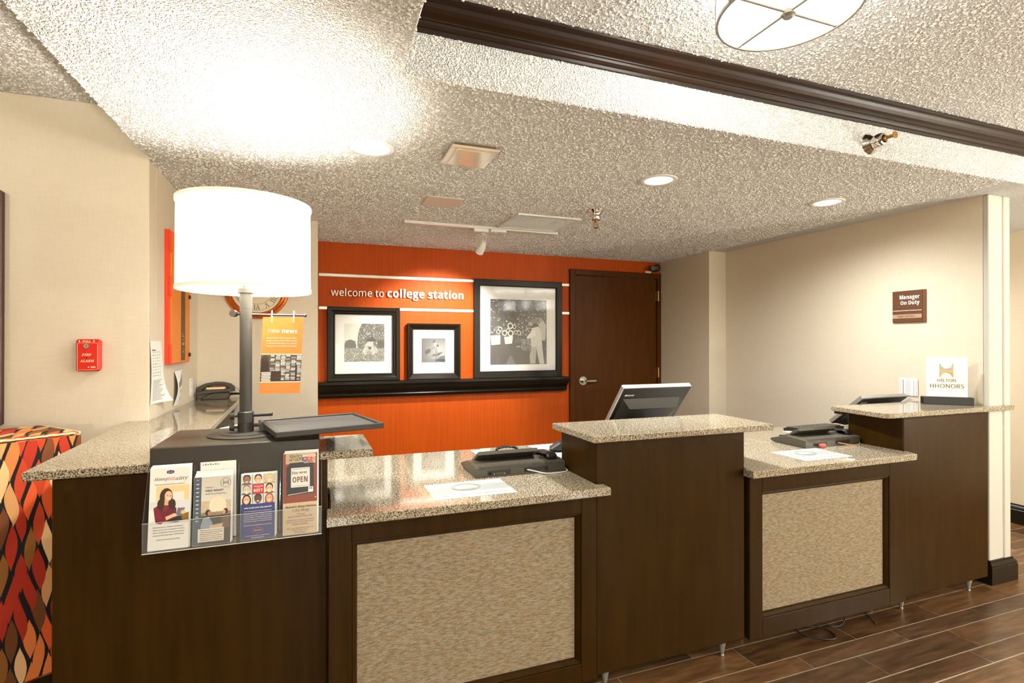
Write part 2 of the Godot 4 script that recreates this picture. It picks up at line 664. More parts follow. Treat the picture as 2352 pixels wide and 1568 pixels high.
# ---------------------------------------------------------------- the room
func room() -> void:
	# floor: a slab with the tiles of wood look laid on it, rows of two widths
	var fl := struct("floor", bx(Vector3(-3.6, -0.1, -7.4), Vector3(5.5, -0.0014, 4.7), 0.0), M.grout)
	var z := -2.975
	var row := 0
	var offs := [1.844, 2.078, 2.347, 2.246]
	var shapes := {}
	while z < 0.9:
		var wid := 0.15 if row % 2 == 0 else 0.1
		var x: float = offs[(row + 0) % 4] - 0.63 * 6
		while x < 5.3:
			var key := "%d" % (row % 2)
			if not shapes.has(key):
				shapes[key] = bx(Vector3(0.002, -0.012, 0.002), Vector3(0.628, 0.0, wid - 0.002), 0.0008)
				shapes[key].generate_normals()
				shapes[key] = shapes[key].commit()
			if x > -1.2 and x < 5.2:
				var o := MeshInstance3D.new()
				o.name = "plank"
				o.mesh = shapes[key]
				o.material_override = M["plank%d" % (rng.randi() % 4)]
				o.position = Vector3(x, 0, z)
				fl.add_child(o, true)
			x += 0.63
		z += wid
		row += 1
	var rest := mb()
	for q in [[-3.6, -0.58, -7.4, 4.7], [-0.58, 5.5, -7.4, -2.977], [-0.58, 5.5, 0.9, 4.7]]:
		box(rest, Vector3(q[0], -0.012, q[2]), Vector3(q[1], -0.0009, q[3]), 0.0)
	obj("plank", rest, M.plank0, fl)

	# walls, each a body with thickness
	struct("wall_left", bx(Vector3(-3.6, 0, -3.15), Vector3(-0.79, 2.7, -3.03), 0.002), M.wall)
	struct("wall_left_return", bx(Vector3(-0.92, 0, -4.24), Vector3(-0.79, CEIL, -3.15), 0.002), M.wall)
	struct("wall_clock", bx(Vector3(-0.92, 0, -4.24), Vector3(-0.015, CEIL, -4.12), 0.002), M.wall)
	struct("wall_partition", bx(Vector3(-0.13, 0, -4.92), Vector3(-0.015, CEIL, -4.24), 0.002), M.wall)
	var wb := mb()
	box(wb, Vector3(-0.13, 0, -5.05), Vector3(2.50, CEIL, -4.92), 0.0)
	box(wb, Vector3(3.575, 0, -5.05), Vector3(3.75, CEIL, -4.92), 0.0)
	box(wb, Vector3(2.50, 2.19, -5.05), Vector3(3.575, CEIL, -4.92), 0.0)
	struct("wall_back", wb, M.orange)
	struct("wall_right_back", bx(Vector3(3.575, 0, -4.92), Vector3(3.9, CEIL, -4.13), 0.002), M.wall)
	var wr := mb()
	slab(wr, [[3.80, -2.0], [4.0, -2.0], [4.0, -4.92], [3.78, -4.92], [3.78, -4.13]], 0.0, CEIL, 0.0)
	struct("wall_right", wr, M.wall)
	var pc := mb()
	box(pc, Vector3(3.80, 0, -2.0), Vector3(3.935, CEIL, -1.97), 0.004)
	var col := struct("wall_column", pc, M.post)
	obj("corner_strip", bx(Vector3(3.939, 0, -2.0), Vector3(4.005, CEIL, -1.966), 0.006), M.post, col)
	struct("wall_far_right", bx(Vector3(5.28, 0, -7.4), Vector3(5.4, 2.7, 4.7), 0.0), M.wall)
	struct("wall_far_end", bx(Vector3(3.75, 0, -7.4), Vector3(5.4, 2.7, -7.28), 0.0), M.wall)
	struct("wall_front", bx(Vector3(-3.6, 0, 4.58), Vector3(5.4, 2.7, 4.7), 0.0), M.wall)
	struct("wall_side", bx(Vector3(-3.6, 0, -3.1), Vector3(-3.48, 2.7, 4.7), 0.0), M.wall)
	# ceiling: a low soffit over the desk and the left, a higher tray over the lobby
	var ca := mb()
	slab(ca, [[-0.79, 4.7], [0.26, 4.7], [0.26, -1.775], [5.4, -1.775], [5.4, -7.4], [-0.92, -7.4], [-0.92, -3.1], [-0.79, -3.1]], CEIL, 2.63, 0.004)
	var low := struct("ceiling", ca, M.popcorn)
	var high := struct("ceiling", bx(Vector3(-3.6, HI, -3.1), Vector3(5.4, 2.72, 4.7), 0.0), M.popcorn)
	struct("ceiling", bx(Vector3(-0.95, 2.62, -7.4), Vector3(5.4, 2.72, -3.1), 0.0), M.popcorn)
	# the sprayed lumps, one instanced layer on each face
	lumps(low, Vector3(-0.79, CEIL, -4.92), Vector3(4.4, 0, 0), Vector3(0, 0, 3.145), Vector3.DOWN, 5800)
	lumps(low, Vector3(-0.79, CEIL, -1.775), Vector3(1.05, 0, 0), Vector3(0, 0, 1.5), Vector3.DOWN, 5800)
	lumps(low, Vector3(0.26, CEIL, -1.775), Vector3(3.9, 0, 0), Vector3(0, 0.155, 0), Vector3(0, 0, 1), 4600)
	lumps(high, Vector3(0.30, HI, -1.69), Vector3(3.6, 0, 0), Vector3(0, 0, 1.35), Vector3.DOWN, 5800)
	lumps(high, Vector3(-1.9, HI, -3.03), Vector3(1.12, 0, 0), Vector3(0, 0, 1.6), Vector3.DOWN, 5800)
	# crown moulding of the tray
	var prof := PackedVector2Array()
	for q in [[0, 2.508], [0.012, 2.508], [0.014, 2.517], [0.020, 2.520], [0.026, 2.528], [0.028, 2.536], [0.034, 2.537], [0.035, 2.542], [0.040, 2.547], [0.050, 2.555], [0.059, 2.566], [0.066, 2.577], [0.070, 2.581], [0.078, 2.582], [0.083, 2.587], [0.085, 2.595], [0.0, 2.595]]:
		prof.append(Vector2(q[0], q[1]))
	var c1 := mb()
	prism(c1, prof, 5.02, Transform3D(Basis(Vector3(0, 0, 1), Vector3(0, 1, 0), Vector3(-1, 0, 0)), Vector3(5.28, 0, -1.775)), 0.0)
	struct("trim_1", c1, M.crown)
	var c2 := mb()
	prism(c2, prof, 6.2, Transform3D(Basis(Vector3(1, 0, 0), Vector3(0, 1, 0), Vector3(0, 0, 1)), Vector3(0.26, 0, -1.69)), 0.0)
	struct("trim_2", c2, M.crown)
	# beam across the corridor, plinth of the column, baseboards
	struct("trim_3", bx(Vector3(4.01, 2.27, -3.1), Vector3(5.28, CEIL, -2.9), 0.004), M.tan_bar)
	var bp := PackedVector2Array()
	for q in [[0, 0], [0.026, 0], [0.026, 0.098], [0.022, 0.102], [0.024, 0.112], [0.016, 0.122], [0.010, 0.128], [0.009, 0.136], [0, 0.138]]:
		bp.append(Vector2(q[0], q[1]))
	var pl := mb()
	var ring := [[3.80, -1.97], [4.005, -1.97], [4.005, -2.2]]
	for i in bp.size() - 1:
		var p0 := bp[i]
		var p1 := bp[i + 1]
		var r0 := [Vector3(3.80 - p0.x, p0.y, -2.05), Vector3(3.80 - p0.x, p0.y, -1.97 + p0.x), Vector3(4.005 + p0.x, p0.y, -1.97 + p0.x), Vector3(4.005 + p0.x, p0.y, -2.3)]
		var r1 := [Vector3(3.80 - p1.x, p1.y, -2.05), Vector3(3.80 - p1.x, p1.y, -1.97 + p1.x), Vector3(4.005 + p1.x, p1.y, -1.97 + p1.x), Vector3(4.005 + p1.x, p1.y, -2.3)]
		for k in 3:
			face(pl, [r0[k], r0[k + 1], r1[k + 1], r1[k]], [Vector3(-1, 0.3, 0), Vector3(0, 0.3, 1), Vector3(1, 0.3, 0)][k])
	struct("baseboard_column", pl, M.black_wood)
	var bf := mb()
	prism(bf, bp, 11.8, Transform3D(Basis(Vector3(-1, 0, 0), Vector3(0, 1.12, 0), Vector3(0, 0, -1)), Vector3(5.28, 0, 4.55)), 0.0)
	struct("baseboard_right", bf, M.black_wood)

const SMOOTH := [[0.229, -2.49, 0.107, 0.107], [1.759, -2.43, 0.107, 0.107], [3.05, -2.44, 0.107, 0.107], [0.667, -2.40, 0.12, 0.13], [0.735, -3.276, 0.12, 0.114], [1.536, -3.60, 0.253, 0.228], [1.198, -3.87, 0.625, 0.026], [1.757, -3.125, 0.055, 0.055]]

func lumps(parent: Node3D, at: Vector3, u: Vector3, v: Vector3, n: Vector3, per_m2: float) -> void:
	if not M.has("lump"):
		var st := mb()
		lathe(st, [Vector2(0.5, -0.15), Vector2(0.46, 0.2), Vector2(0.26, 0.42), Vector2(0, 0.5)], 6)
		st.generate_normals()
		M.lump = st.commit()
		M.lump_paint = rgb(240, 237, 229, 0.95)
		M.lump.surface_set_material(0, M.lump_paint)
	var count := int(u.length() * v.length() * per_m2)
	var mm := MultiMesh.new()
	mm.transform_format = MultiMesh.TRANSFORM_3D
	mm.mesh = M.lump
	mm.instance_count = count
	var x := u.normalized()
	var z := x.cross(n)
	for i in count:
		var a := rng.randf() * TAU
		var s := 0.0035 + 0.0062 * pow(rng.randf(), 1.5)
		var p := at + u * rng.randf() + v * rng.randf()
		for q in SMOOTH:
			if absf(p.x - q[0]) < q[2] and absf(p.z - q[1]) < q[3] and absf(n.y) > 0.5:
				s = 0.0004
		var e := x * cos(a) + z * sin(a)
		var f := e.cross(n)
		mm.set_instance_transform(i, Transform3D(Basis(e * s * rng.randf_range(1.0, 1.9), n * s * rng.randf_range(0.7, 1.1), f * s), p))
	var o := MultiMeshInstance3D.new()
	o.name = "sprayed_texture"
	o.multimesh = mm
	o.set_meta("kind", "stuff")
	parent.add_child(o, true)

# ---------------------------------------------------------------- lamps and fittings in the ceiling
func recessed(x: float, z: float, label: String, e: float) -> void:
	var t := thing("recessed_downlight", label, "ceiling light", Vector3(x, CEIL, z), "recessed downlights in the low ceiling")
	var st := mb()
	lathe(st, [Vector2(0.074, 0.0), Vector2(0.078, -0.006), Vector2(0.095, -0.006), Vector2(0.100, -0.002), Vector2(0.100, 0.0)], 40, Transform3D(), true)
	obj("trim_ring", st, M.white, t)
	var l := mb()
	lathe(l, [Vector2(0, -0.0035), Vector2(0.04, -0.0035), Vector2(0.076, -0.002)], 40, Transform3D(), true)
	obj("lens", l, glow(Color(1.0, 0.97, 0.9), 2.2), t)
	var s := SpotLight3D.new()
	s.name = "downlight"
	s.position = Vector3(0, -0.02, 0)
	s.rotation_degrees = Vector3(-90, 0, 0)
	s.spot_angle = 84
	s.spot_angle_attenuation = 0.9
	s.spot_range = 12
	s.spot_attenuation = 2
	s.light_energy = e
	s.light_size = 0.07
	s.light_color = Color(0.985, 0.995, 1.0)
	s.shadow_enabled = true
	t.add_child(s)

func drum(called: String, label: String, at: Vector3, r: float, h: float, drop: float, e: float) -> Node3D:
	var t := thing(called, label, "ceiling light", at, "white drum ceiling lights")
	var n := 48
	var sh := mb()
	lathe(sh, [Vector2(r, 0), Vector2(r, h)], n)
	obj("shade", sh, glow(Color(1, 0.97, 0.9), 1.1), t)
	var df := mb()
	lathe(df, [Vector2(0, 0.012), Vector2(r - 0.003, 0.012)], n, Transform3D(), true)
	obj("diffuser", df, glow(Color(1, 0.98, 0.92), 1.5), t)
	for y in [0.0, h - 0.008]:
		var rg := mb()
		lathe(rg, [Vector2(r - 0.004, y), Vector2(r + 0.003, y), Vector2(r + 0.003, y + 0.008), Vector2(r - 0.004, y + 0.008), Vector2(r - 0.004, y)], n)
		obj("hoop", rg, M.silver, t)
	for k in 4:
		var sp := mb()
		var d := Vector3(cos(k * PI / 2), 0, sin(k * PI / 2))
		box(sp, Vector3(0.014, 0.003, -0.0035), Vector3(r, 0.008, 0.0035), 0.001, Transform3D(Basis(d, Vector3.UP, d.cross(Vector3.UP)), Vector3.ZERO))
		obj("spoke", sp, M.silver, t)
	for k in 8:
		for s in [-1.0, 1.0]:
			var pts := []
			for i in 9:
				var f := i / 8.0
				var a: float = TAU * (k + s * 0.5 * (1.0 - cos(f * PI)) * 0.5) / 8.0 + 0.1
				pts.append(Vector3(cos(a) * (r + 0.003), f * h, sin(a) * (r + 0.003)))
			var bd := mb()
			tube(bd, pts, 0.0028, 6)
			obj("band", bd, M.silver, t)
	var fin := mb()
	lathe(fin, [Vector2(0, -0.012), Vector2(0.012, -0.011), Vector2(0.017, -0.006), Vector2(0.021, -0.004), Vector2(0.021, 0.0), Vector2(0.014, 0.004), Vector2(0.012, 0.014), Vector2(0, 0.014)], 28)
	obj("finial", fin, M.silver, t)
	var cp := mb()
	lathe(cp, [Vector2(0.0, h - 0.006), Vector2(0.02, h - 0.006), Vector2(0.02, h + drop - 0.02), Vector2(0.065, h + drop - 0.02), Vector2(0.065, h + drop), Vector2(0, h + drop)], 28)
	obj("canopy", cp, M.silver, t)
	var o := OmniLight3D.new()
	o.name = "bulb_light"
	o.position = Vector3(0, h * 0.5, 0)
	o.omni_range = 14
	o.omni_attenuation = 2
	o.light_energy = e
	o.light_size = 0.09
	o.light_color = Color(1.0, 0.985, 0.95)
	o.shadow_enabled = true
	t.add_child(o)
	return t

func added_fill_lamp(label: String, at: Vector3) -> void:  # added fill lamp, out of view, brightens the ceiling and walls
	var t := thing("added_fill_lamp", label, "lamp", at, "added fill lamps in the lobby")
	var st := mb()
	lathe(st, [Vector2(0, 0), Vector2(0.14, 0), Vector2(0.14, 0.012), Vector2(0.03, 0.022), Vector2(0.012, 0.04), Vector2(0.012, 1.2), Vector2(0, 1.2)], 32)
	obj("stand", st, M.pole_dark, t)
	st = mb()
	lathe(st, [Vector2(0.22, 1.12), Vector2(0.21, 1.45)], 48)
	obj("lamp_shade", st, glow(Color(1, 0.97, 0.9), 1.0), t)
	var o := OmniLight3D.new()
	o.name = "bulb_light"
	o.position = Vector3(0, 1.28, 0)
	o.omni_range = 14
	o.omni_attenuation = 2
	o.light_energy = E_FILL
	o.light_size = 0.06
	o.light_color = Color(1.0, 0.99, 0.965)
	o.shadow_enabled = true
	t.add_child(o)

func ceiling_fittings() -> void:
	recessed(0.229, -2.49, "recessed round downlight nearest the table lamp", E_DOWN * 0.33)
	recessed(1.759, -2.43, "recessed round downlight above the tilted monitor, between the other two", E_DOWN)
	recessed(3.05, -2.44, "recessed round downlight nearest the right hand wall", E_DOWN * 0.48)
	drum("unseen_drum_light", "white drum ceiling light cut by the photo's top edge, beside the dark crown moulding", Vector3(1.322, 2.44, -1.186), 0.2, 0.12, HI - 2.56, E_DRUM * 0.8)
	for q in [[3.90, 1.10, 2.16, "white drum light over the lobby, leftmost of those mirrored in the largest framed picture"], [3.95, 0.12, 2.13, "white drum light over the lobby, middle one mirrored in the largest framed picture"], [4.70, 0.85, 2.19, "white drum light over the lobby, rightmost of those mirrored in the largest framed picture"]]:
		drum("drum_pendant", q[3], Vector3(q[0], q[2], q[1]), 0.22, 0.22, (HI if q[0] > 0.26 else CEIL) - q[2] - 0.22, E_DRUM)
	recessed(-0.3, 0.6, "unseen recessed downlight behind the camera, placed to light the lobby", E_DOWN)  # unseen downlight, placed to light the near lobby side
	recessed(4.75, -3.6, "unseen recessed downlight placed to light the corridor beyond the cream column", E_DOWN)  # out of view, placed to brighten the corridor wall
	for q in [[0.2, 3.4, "added fill lamp with a white shade behind the camera, left of the others"], [3.55, 3.2, "added fill lamp with a white shade behind the camera, in the middle"], [5.0, 0.25, "added fill lamp with a white shade behind the camera, nearest the right wall"]]:  # fill lights added behind the camera to lift the room's brightness
		added_fill_lamp(q[2], Vector3(q[0], 0, q[1]))
	# unseen drum lamp, out of frame, placed to light the left nook
	drum("unseen_drum_light", "unseen white drum light out of view, placed to light the nook left of the desk", Vector3(-2.3, 2.44, -1.2), 0.2, 0.12, HI - 2.56, E_DRUM * 1.7)

	# access hatch
	var t := thing("access_hatch", "glossy beige square access hatch in the ceiling beside the nearest downlight", "hatch", Vector3(0.667, CEIL, -2.40))
	var st := mb()
	slab(st, [[-0.113, 0.125], [0.113, 0.125], [0.113, -0.125], [-0.113, -0.125]], -0.022, -0.012, 0.004)
	obj("frame", st, M.beige_plastic, t)
	obj("door", bx(Vector3(-0.085, -0.026, -0.098), Vector3(0.085, -0.0222, 0.098), 0.002), M.beige_plastic, t)
	var bk := bx(Vector3(-0.098, -0.0118, -0.11), Vector3(0.098, 0.004, 0.11), 0.0)
	obj("box", bk, rgb(120, 92, 60, 0.8), t)
	t = tag(obj("cover_plate", bx(Vector3(0.621, CEIL - 0.006, -3.385), Vector3(0.849, CEIL + 0.004, -3.168), 0.002), M.plate), "plain pinkish beige blank cover plate in the ceiling", "plate")
	# return air grille
	t = thing("air_vent", "white slotted return air grille in the ceiling beside the sprinkler", "vent", Vector3(1.536, CEIL, -3.60))
	var fr := mb()
	for q in [[-0.247, -0.225, -0.222, 0.222], [0.225, 0.247, -0.222, 0.222], [-0.225, 0.225, -0.222, -0.20], [-0.225, 0.225, 0.20, 0.222]]:
		box(fr, Vector3(q[0], -0.012, q[2]), Vector3(q[1], 0.003, q[3]), 0.003)
	obj("frame", fr, M.white, t)
	obj("backing", bx(Vector3(-0.226, -0.001, -0.2), Vector3(0.226, 0.003, 0.2), 0.0), rgb(150, 145, 134, 0.8), t)
	for k in 30:
		var sl := bx(Vector3(-0.225, -0.0055, -0.003), Vector3(0.225, -0.0038, 0.0055), 0.0, Transform3D(Basis(Vector3(1, 0, 0), 0.5), Vector3(0, -0.002, -0.194 + k * 0.0133)))
		obj("slat", sl, M.white, t)
	# track with one spotlight
	t = thing("track_light", "white ceiling track with one small spotlight aimed at the orange wall", "track light", Vector3(1.198, CEIL, -3.87))
	obj("track", bx(Vector3(-0.614, -0.02, -0.017), Vector3(0.614, 0.002, 0.017), 0.002), M.white_metal, t)
	obj("end_cap", bx(Vector3(-0.617, -0.021, -0.018), Vector3(-0.600, 0.001, 0.018), 0.002), M.white, t)
	obj("end_cap", bx(Vector3(0.600, -0.021, -0.018), Vector3(0.617, 0.001, 0.018), 0.002), M.white, t)
	obj("feed_box", bx(Vector3(0.045, -0.038, -0.022), Vector3(0.175, -0.018, 0.022), 0.004), M.white, t)
	obj("adapter", bx(Vector3(-0.09, -0.045, -0.02), Vector3(0.03, -0.020, 0.02), 0.004), M.white, t)
	var dir := (Vector3(1.03, 1.32, -4.92) - Vector3(1.19, 2.185, -3.95)).normalized()
	var hd := thing_part("spot_head", t, Transform3D(along(Vector3.ZERO, -dir).basis, Vector3(-0.008, -0.160, -0.08)))
	var can := mb()
	lathe(can, [Vector2(0, 0.075), Vector2(0.018, 0.074), Vector2(0.024, 0.06), Vector2(0.026, 0.03), Vector2(0.032, 0.018), Vector2(0.034, -0.035), Vector2(0.030, -0.035), Vector2(0.028, 0.0)], 28)
	obj("can", can, M.white, hd)
	var bl := mb()
	lathe(bl, [Vector2(0, -0.025), Vector2(0.02, -0.024), Vector2(0.029, -0.018)], 24, Transform3D(), true)
	obj("lamp_lens", bl, glow(Color(1, 0.97, 0.9), 3.0), hd)
	var yk := mb()
	for s in [-1.0, 1.0]:
		tube(yk, [Vector3(s * 0.004 - 0.008, -0.045, -0.03), Vector3(s * 0.036 - 0.008, -0.058, -0.045), Vector3(s * 0.040 - 0.008, -0.09, -0.07), Vector3(s * 0.038 - 0.008, -0.150, -0.08)], 0.0035, 8)
	obj("yoke", yk, M.white, t)
	var stem := mb()
	rod(stem, Vector3(-0.008, -0.02, -0.01), Vector3(-0.008, -0.05, -0.035), 0.007)
	obj("stem", stem, M.white, t)
	var s := SpotLight3D.new()
	s.name = "spot_light"
	add_child(s)
	s.position = Vector3(1.19, 2.194, -3.95) + dir * 0.045
	s.look_at_from_position(s.position, Vector3(1.03, 1.32, -4.92))
	s.spot_angle = 43
	s.spot_angle_attenuation = 0.6
	s.spot_range = 8
	s.spot_attenuation = 2
	s.light_energy = E_SPOT
	s.light_size = 0.03
	s.light_color = Color(1.0, 0.985, 0.95)
	s.shadow_enabled = true
	# sprinklers
	t = thing("fire_sprinkler", "chrome fire sprinkler hanging straight down from the low ceiling", "sprinkler", Vector3(1.757, CEIL, -3.125), "chrome fire sprinklers")
	sprinkler(t, Transform3D(Basis(Vector3(1, 0, 0), PI), Vector3.ZERO))
	t = thing("fire_sprinkler", "chrome fire sprinkler sticking out sideways from the pale fascia under the crown moulding", "sprinkler", Vector3(2.497, 2.415, -1.775), "chrome fire sprinklers")
	sprinkler(t, Transform3D(Basis(Vector3(1, 0, 0), PI / 2), Vector3.ZERO))

const E_DOWN := 5.8
const E_DRUM := 1.05
const E_FILL := 3.8  # energy of the added fill lamps
const E_SPOT := 3.7

func thing_part(called: String, parent: Node3D, xf: Transform3D) -> Node3D:
	var o := Node3D.new()
	o.name = called
	parent.add_child(o, true)
	o.transform = xf
	return o

func sprinkler(t: Node3D, xf: Transform3D) -> void:
	var st := mb()
	lathe(st, [Vector2(0, 0.0), Vector2(0.052, 0.0), Vector2(0.051, 0.004), Vector2(0.038, 0.016), Vector2(0.032, 0.03), Vector2(0.031, 0.042), Vector2(0.031, 0.062), Vector2(0.027, 0.07), Vector2(0.018, 0.072), Vector2(0.016, 0.06)], 32, xf)
	obj("escutcheon", st, M.chrome, t)
	var h := mb()
	lathe(h, [Vector2(0, 0.04), Vector2(0.013, 0.04), Vector2(0.013, 0.082), Vector2(0.009, 0.086), Vector2(0, 0.086)], 20, xf)
	obj("body", h, M.brass, t)
	var fr := mb()
	for s in [-1.0, 1.0]:
		tube(fr, [xf * Vector3(s * 0.011, 0.08, 0), xf * Vector3(s * 0.017, 0.095, 0), xf * Vector3(s * 0.016, 0.112, 0), xf * Vector3(s * 0.003, 0.122, 0)], 0.003, 8)
	obj("frame_arm", fr, M.brass, t)
	var b := mb()
	rod(b, xf * Vector3(0, 0.086, 0), xf * Vector3(0, 0.116, 0), 0.0028, 10)
	obj("glass_bulb", b, rgb(150, 120, 80, 0.1), t)
	var df := mb()
	lathe(df, [Vector2(0, 0.121), Vector2(0.017, 0.121), Vector2(0.017, 0.1235), Vector2(0, 0.1235)], 20, xf)
	obj("deflector", df, M.brass, t)

# ---------------------------------------------------------------- the orange wall
func back_wall() -> void:
	var Z := -4.92
	# two pale metal strips
	struct("trim_4", bx(Vector3(-0.01, 2.044, Z), Vector3(2.45, 2.072, Z + 0.010), 0.003), M.trim_metal)
	struct("trim_5", bx(Vector3(-0.01, 1.750, Z), Vector3(2.45, 1.778, Z + 0.010), 0.003), M.trim_metal)
	# raised lettering, one part a letter
	var t := thing("wall_lettering", "raised pale welcome to college station lettering between two metal strips on the orange wall", "lettering", Vector3(0.092, 1.874, Z))
	for wd in [["welcome to", sans, 0.0, 0.462], ["college station", bold, 0.486, 0.728]]:
		var f: Font = wd[1]
		var full := f.get_string_size(wd[0], HORIZONTAL_ALIGNMENT_LEFT, -1, 64).x
		var k: float = wd[3] / full
		var x: float = wd[2]
		for ch in wd[0]:
			var adv := f.get_string_size(ch, HORIZONTAL_ALIGNMENT_LEFT, -1, 64).x
			if ch != " ":
				var tm := TextMesh.new()
				tm.font = f
				tm.text = ch
				tm.font_size = 64
				tm.pixel_size = k
				tm.depth = 0.014
				tm.curve_step = 1.5
				tm.horizontal_alignment = HORIZONTAL_ALIGNMENT_LEFT
				tm.vertical_alignment = VERTICAL_ALIGNMENT_BOTTOM
				var o := MeshInstance3D.new()
				o.name = "letter"
				o.mesh = tm
				o.material_override = M.letter
				o.position = Vector3(x, -f.get_descent(64) * k, 0.016)
				t.add_child(o, true)
				for p in [0.3, 0.7]:
					pass
			x += adv * k
	# picture ledge
	var prof := PackedVector2Array()
	for q in [[0, 1.11], [0.118, 1.11], [0.122, 1.107], [0.122, 1.086], [0.112, 1.082], [0.108, 1.066], [0.096, 1.044], [0.078, 1.026], [0.062, 1.012], [0.058, 1.002], [0.066, 0.998], [0.070, 0.990], [0.066, 0.982], [0.052, 0.978], [0.050, 0.964], [0, 0.964]]:
		prof.append(Vector2(q[0], q[1]))
	var st := mb()
	prism(st, prof, 2.40, Transform3D(Basis(Vector3(0, 0, 1), Vector3(0, 1, 0), Vector3(-1, 0, 0)), Vector3(2.39, 0, Z)), 0.0)
	tag(obj("picture_ledge", st, M.black_wood), "long black moulded picture ledge on the orange wall", "shelf")
	picture(0.060, 1.110, 0.634, 0.665, 0.068, 0.066, [0.077, 0.079, 0.351, 0.344], pic_hay(), "black framed photograph of a child in a hat by hay bales, leftmost on the ledge", 1)
	picture(0.762, 1.110, 0.504, 0.525, 0.057, 0.06, [0.078, 0.080, 0.228, 0.228], pic_windmill(), "smallest black framed photograph, of a windmill, in the middle of the ledge", 2)
	picture(1.401, 1.110, 0.945, 0.968, 0.066, 0.072, [0.108, 0.125, 0.605, 0.649], pic_sunflowers(), "largest framed photograph, of people with sunflowers, at the right end of the ledge", 0)
	# door
	var d := Node3D.new()
	d.name = "door_1"
	add_child(d)
	d.set_meta("kind", "structure")
	var fr := mb()
	box(fr, Vector3(2.445, 0, Z - 0.06), Vector3(2.507, 2.225, Z + 0.03), 0.004)
	box(fr, Vector3(3.528, 0, Z - 0.06), Vector3(3.572, 2.225, Z + 0.03), 0.004)
	box(fr, Vector3(2.507, 2.168, Z - 0.06), Vector3(3.528, 2.225, Z + 0.03), 0.004)
	obj("door_frame", fr, M.door, d)
	obj("door_leaf", bx(Vector3(2.511, 0.008, Z - 0.035), Vector3(3.524, 2.163, Z + 0.008), 0.004), M.door, d)
	for y in [1.975, 1.126, 0.28]:
		var hg := mb()
		rod(hg, Vector3(3.530, y - 0.055, Z + 0.036), Vector3(3.530, y + 0.055, Z + 0.036), 0.009)
		box(hg, Vector3(3.512, y - 0.055, Z + 0.008), Vector3(3.530, y + 0.055, Z + 0.011), 0.0005)
		obj("hinge", hg, M.brass, d)
	var kb := mb()
	rod(kb, Vector3(2.60, 1.056, Z + 0.008), Vector3(2.60, 1.056, Z + 0.020), 0.05, 28, 0.046)
	rod(kb, Vector3(2.60, 1.056, Z + 0.018), Vector3(2.60, 1.056, Z + 0.062), 0.020, 20)
	box(kb, Vector3(2.595, 1.043, Z + 0.048), Vector3(2.742, 1.067, Z + 0.062), 0.006)
	obj("door_handle", kb, M.steel, d)
	var la := bx(Vector3(2.5075, 1.0, Z + 0.003), Vector3(2.5105, 1.12, Z + 0.012), 0.0005)
	obj("strike_plate", la, M.brass, d)
	# security camera above the door's corner
	t = thing("security_camera", "small black security camera in the corner above the door", "camera", Vector3(3.47, 2.27, Z))
	var cb := mb()
	rod(cb, Vector3(0.055, 0.02, 0.0), Vector3(0.055, 0.02, 0.03), 0.035, 20)
	obj("mount", cb, M.black, t)
	var hd := mb()
	box(hd, Vector3(-0.01, -0.03, 0.03), Vector3(0.07, 0.035, 0.12), 0.012, Transform3D(Basis(Vector3.UP, -0.5), Vector3.ZERO))
	obj("body", hd, M.black, t)
	var ln := mb()
	rod(ln, Vector3(-0.055, 0.0, 0.10), Vector3(-0.075, -0.004, 0.135), 0.026, 20)
	obj("lens", ln, M.black, t)
	obj("connector", bx(Vector3(-0.095, -0.045, 0.001), Vector3(-0.02, -0.02, 0.02), 0.003), M.white, t)

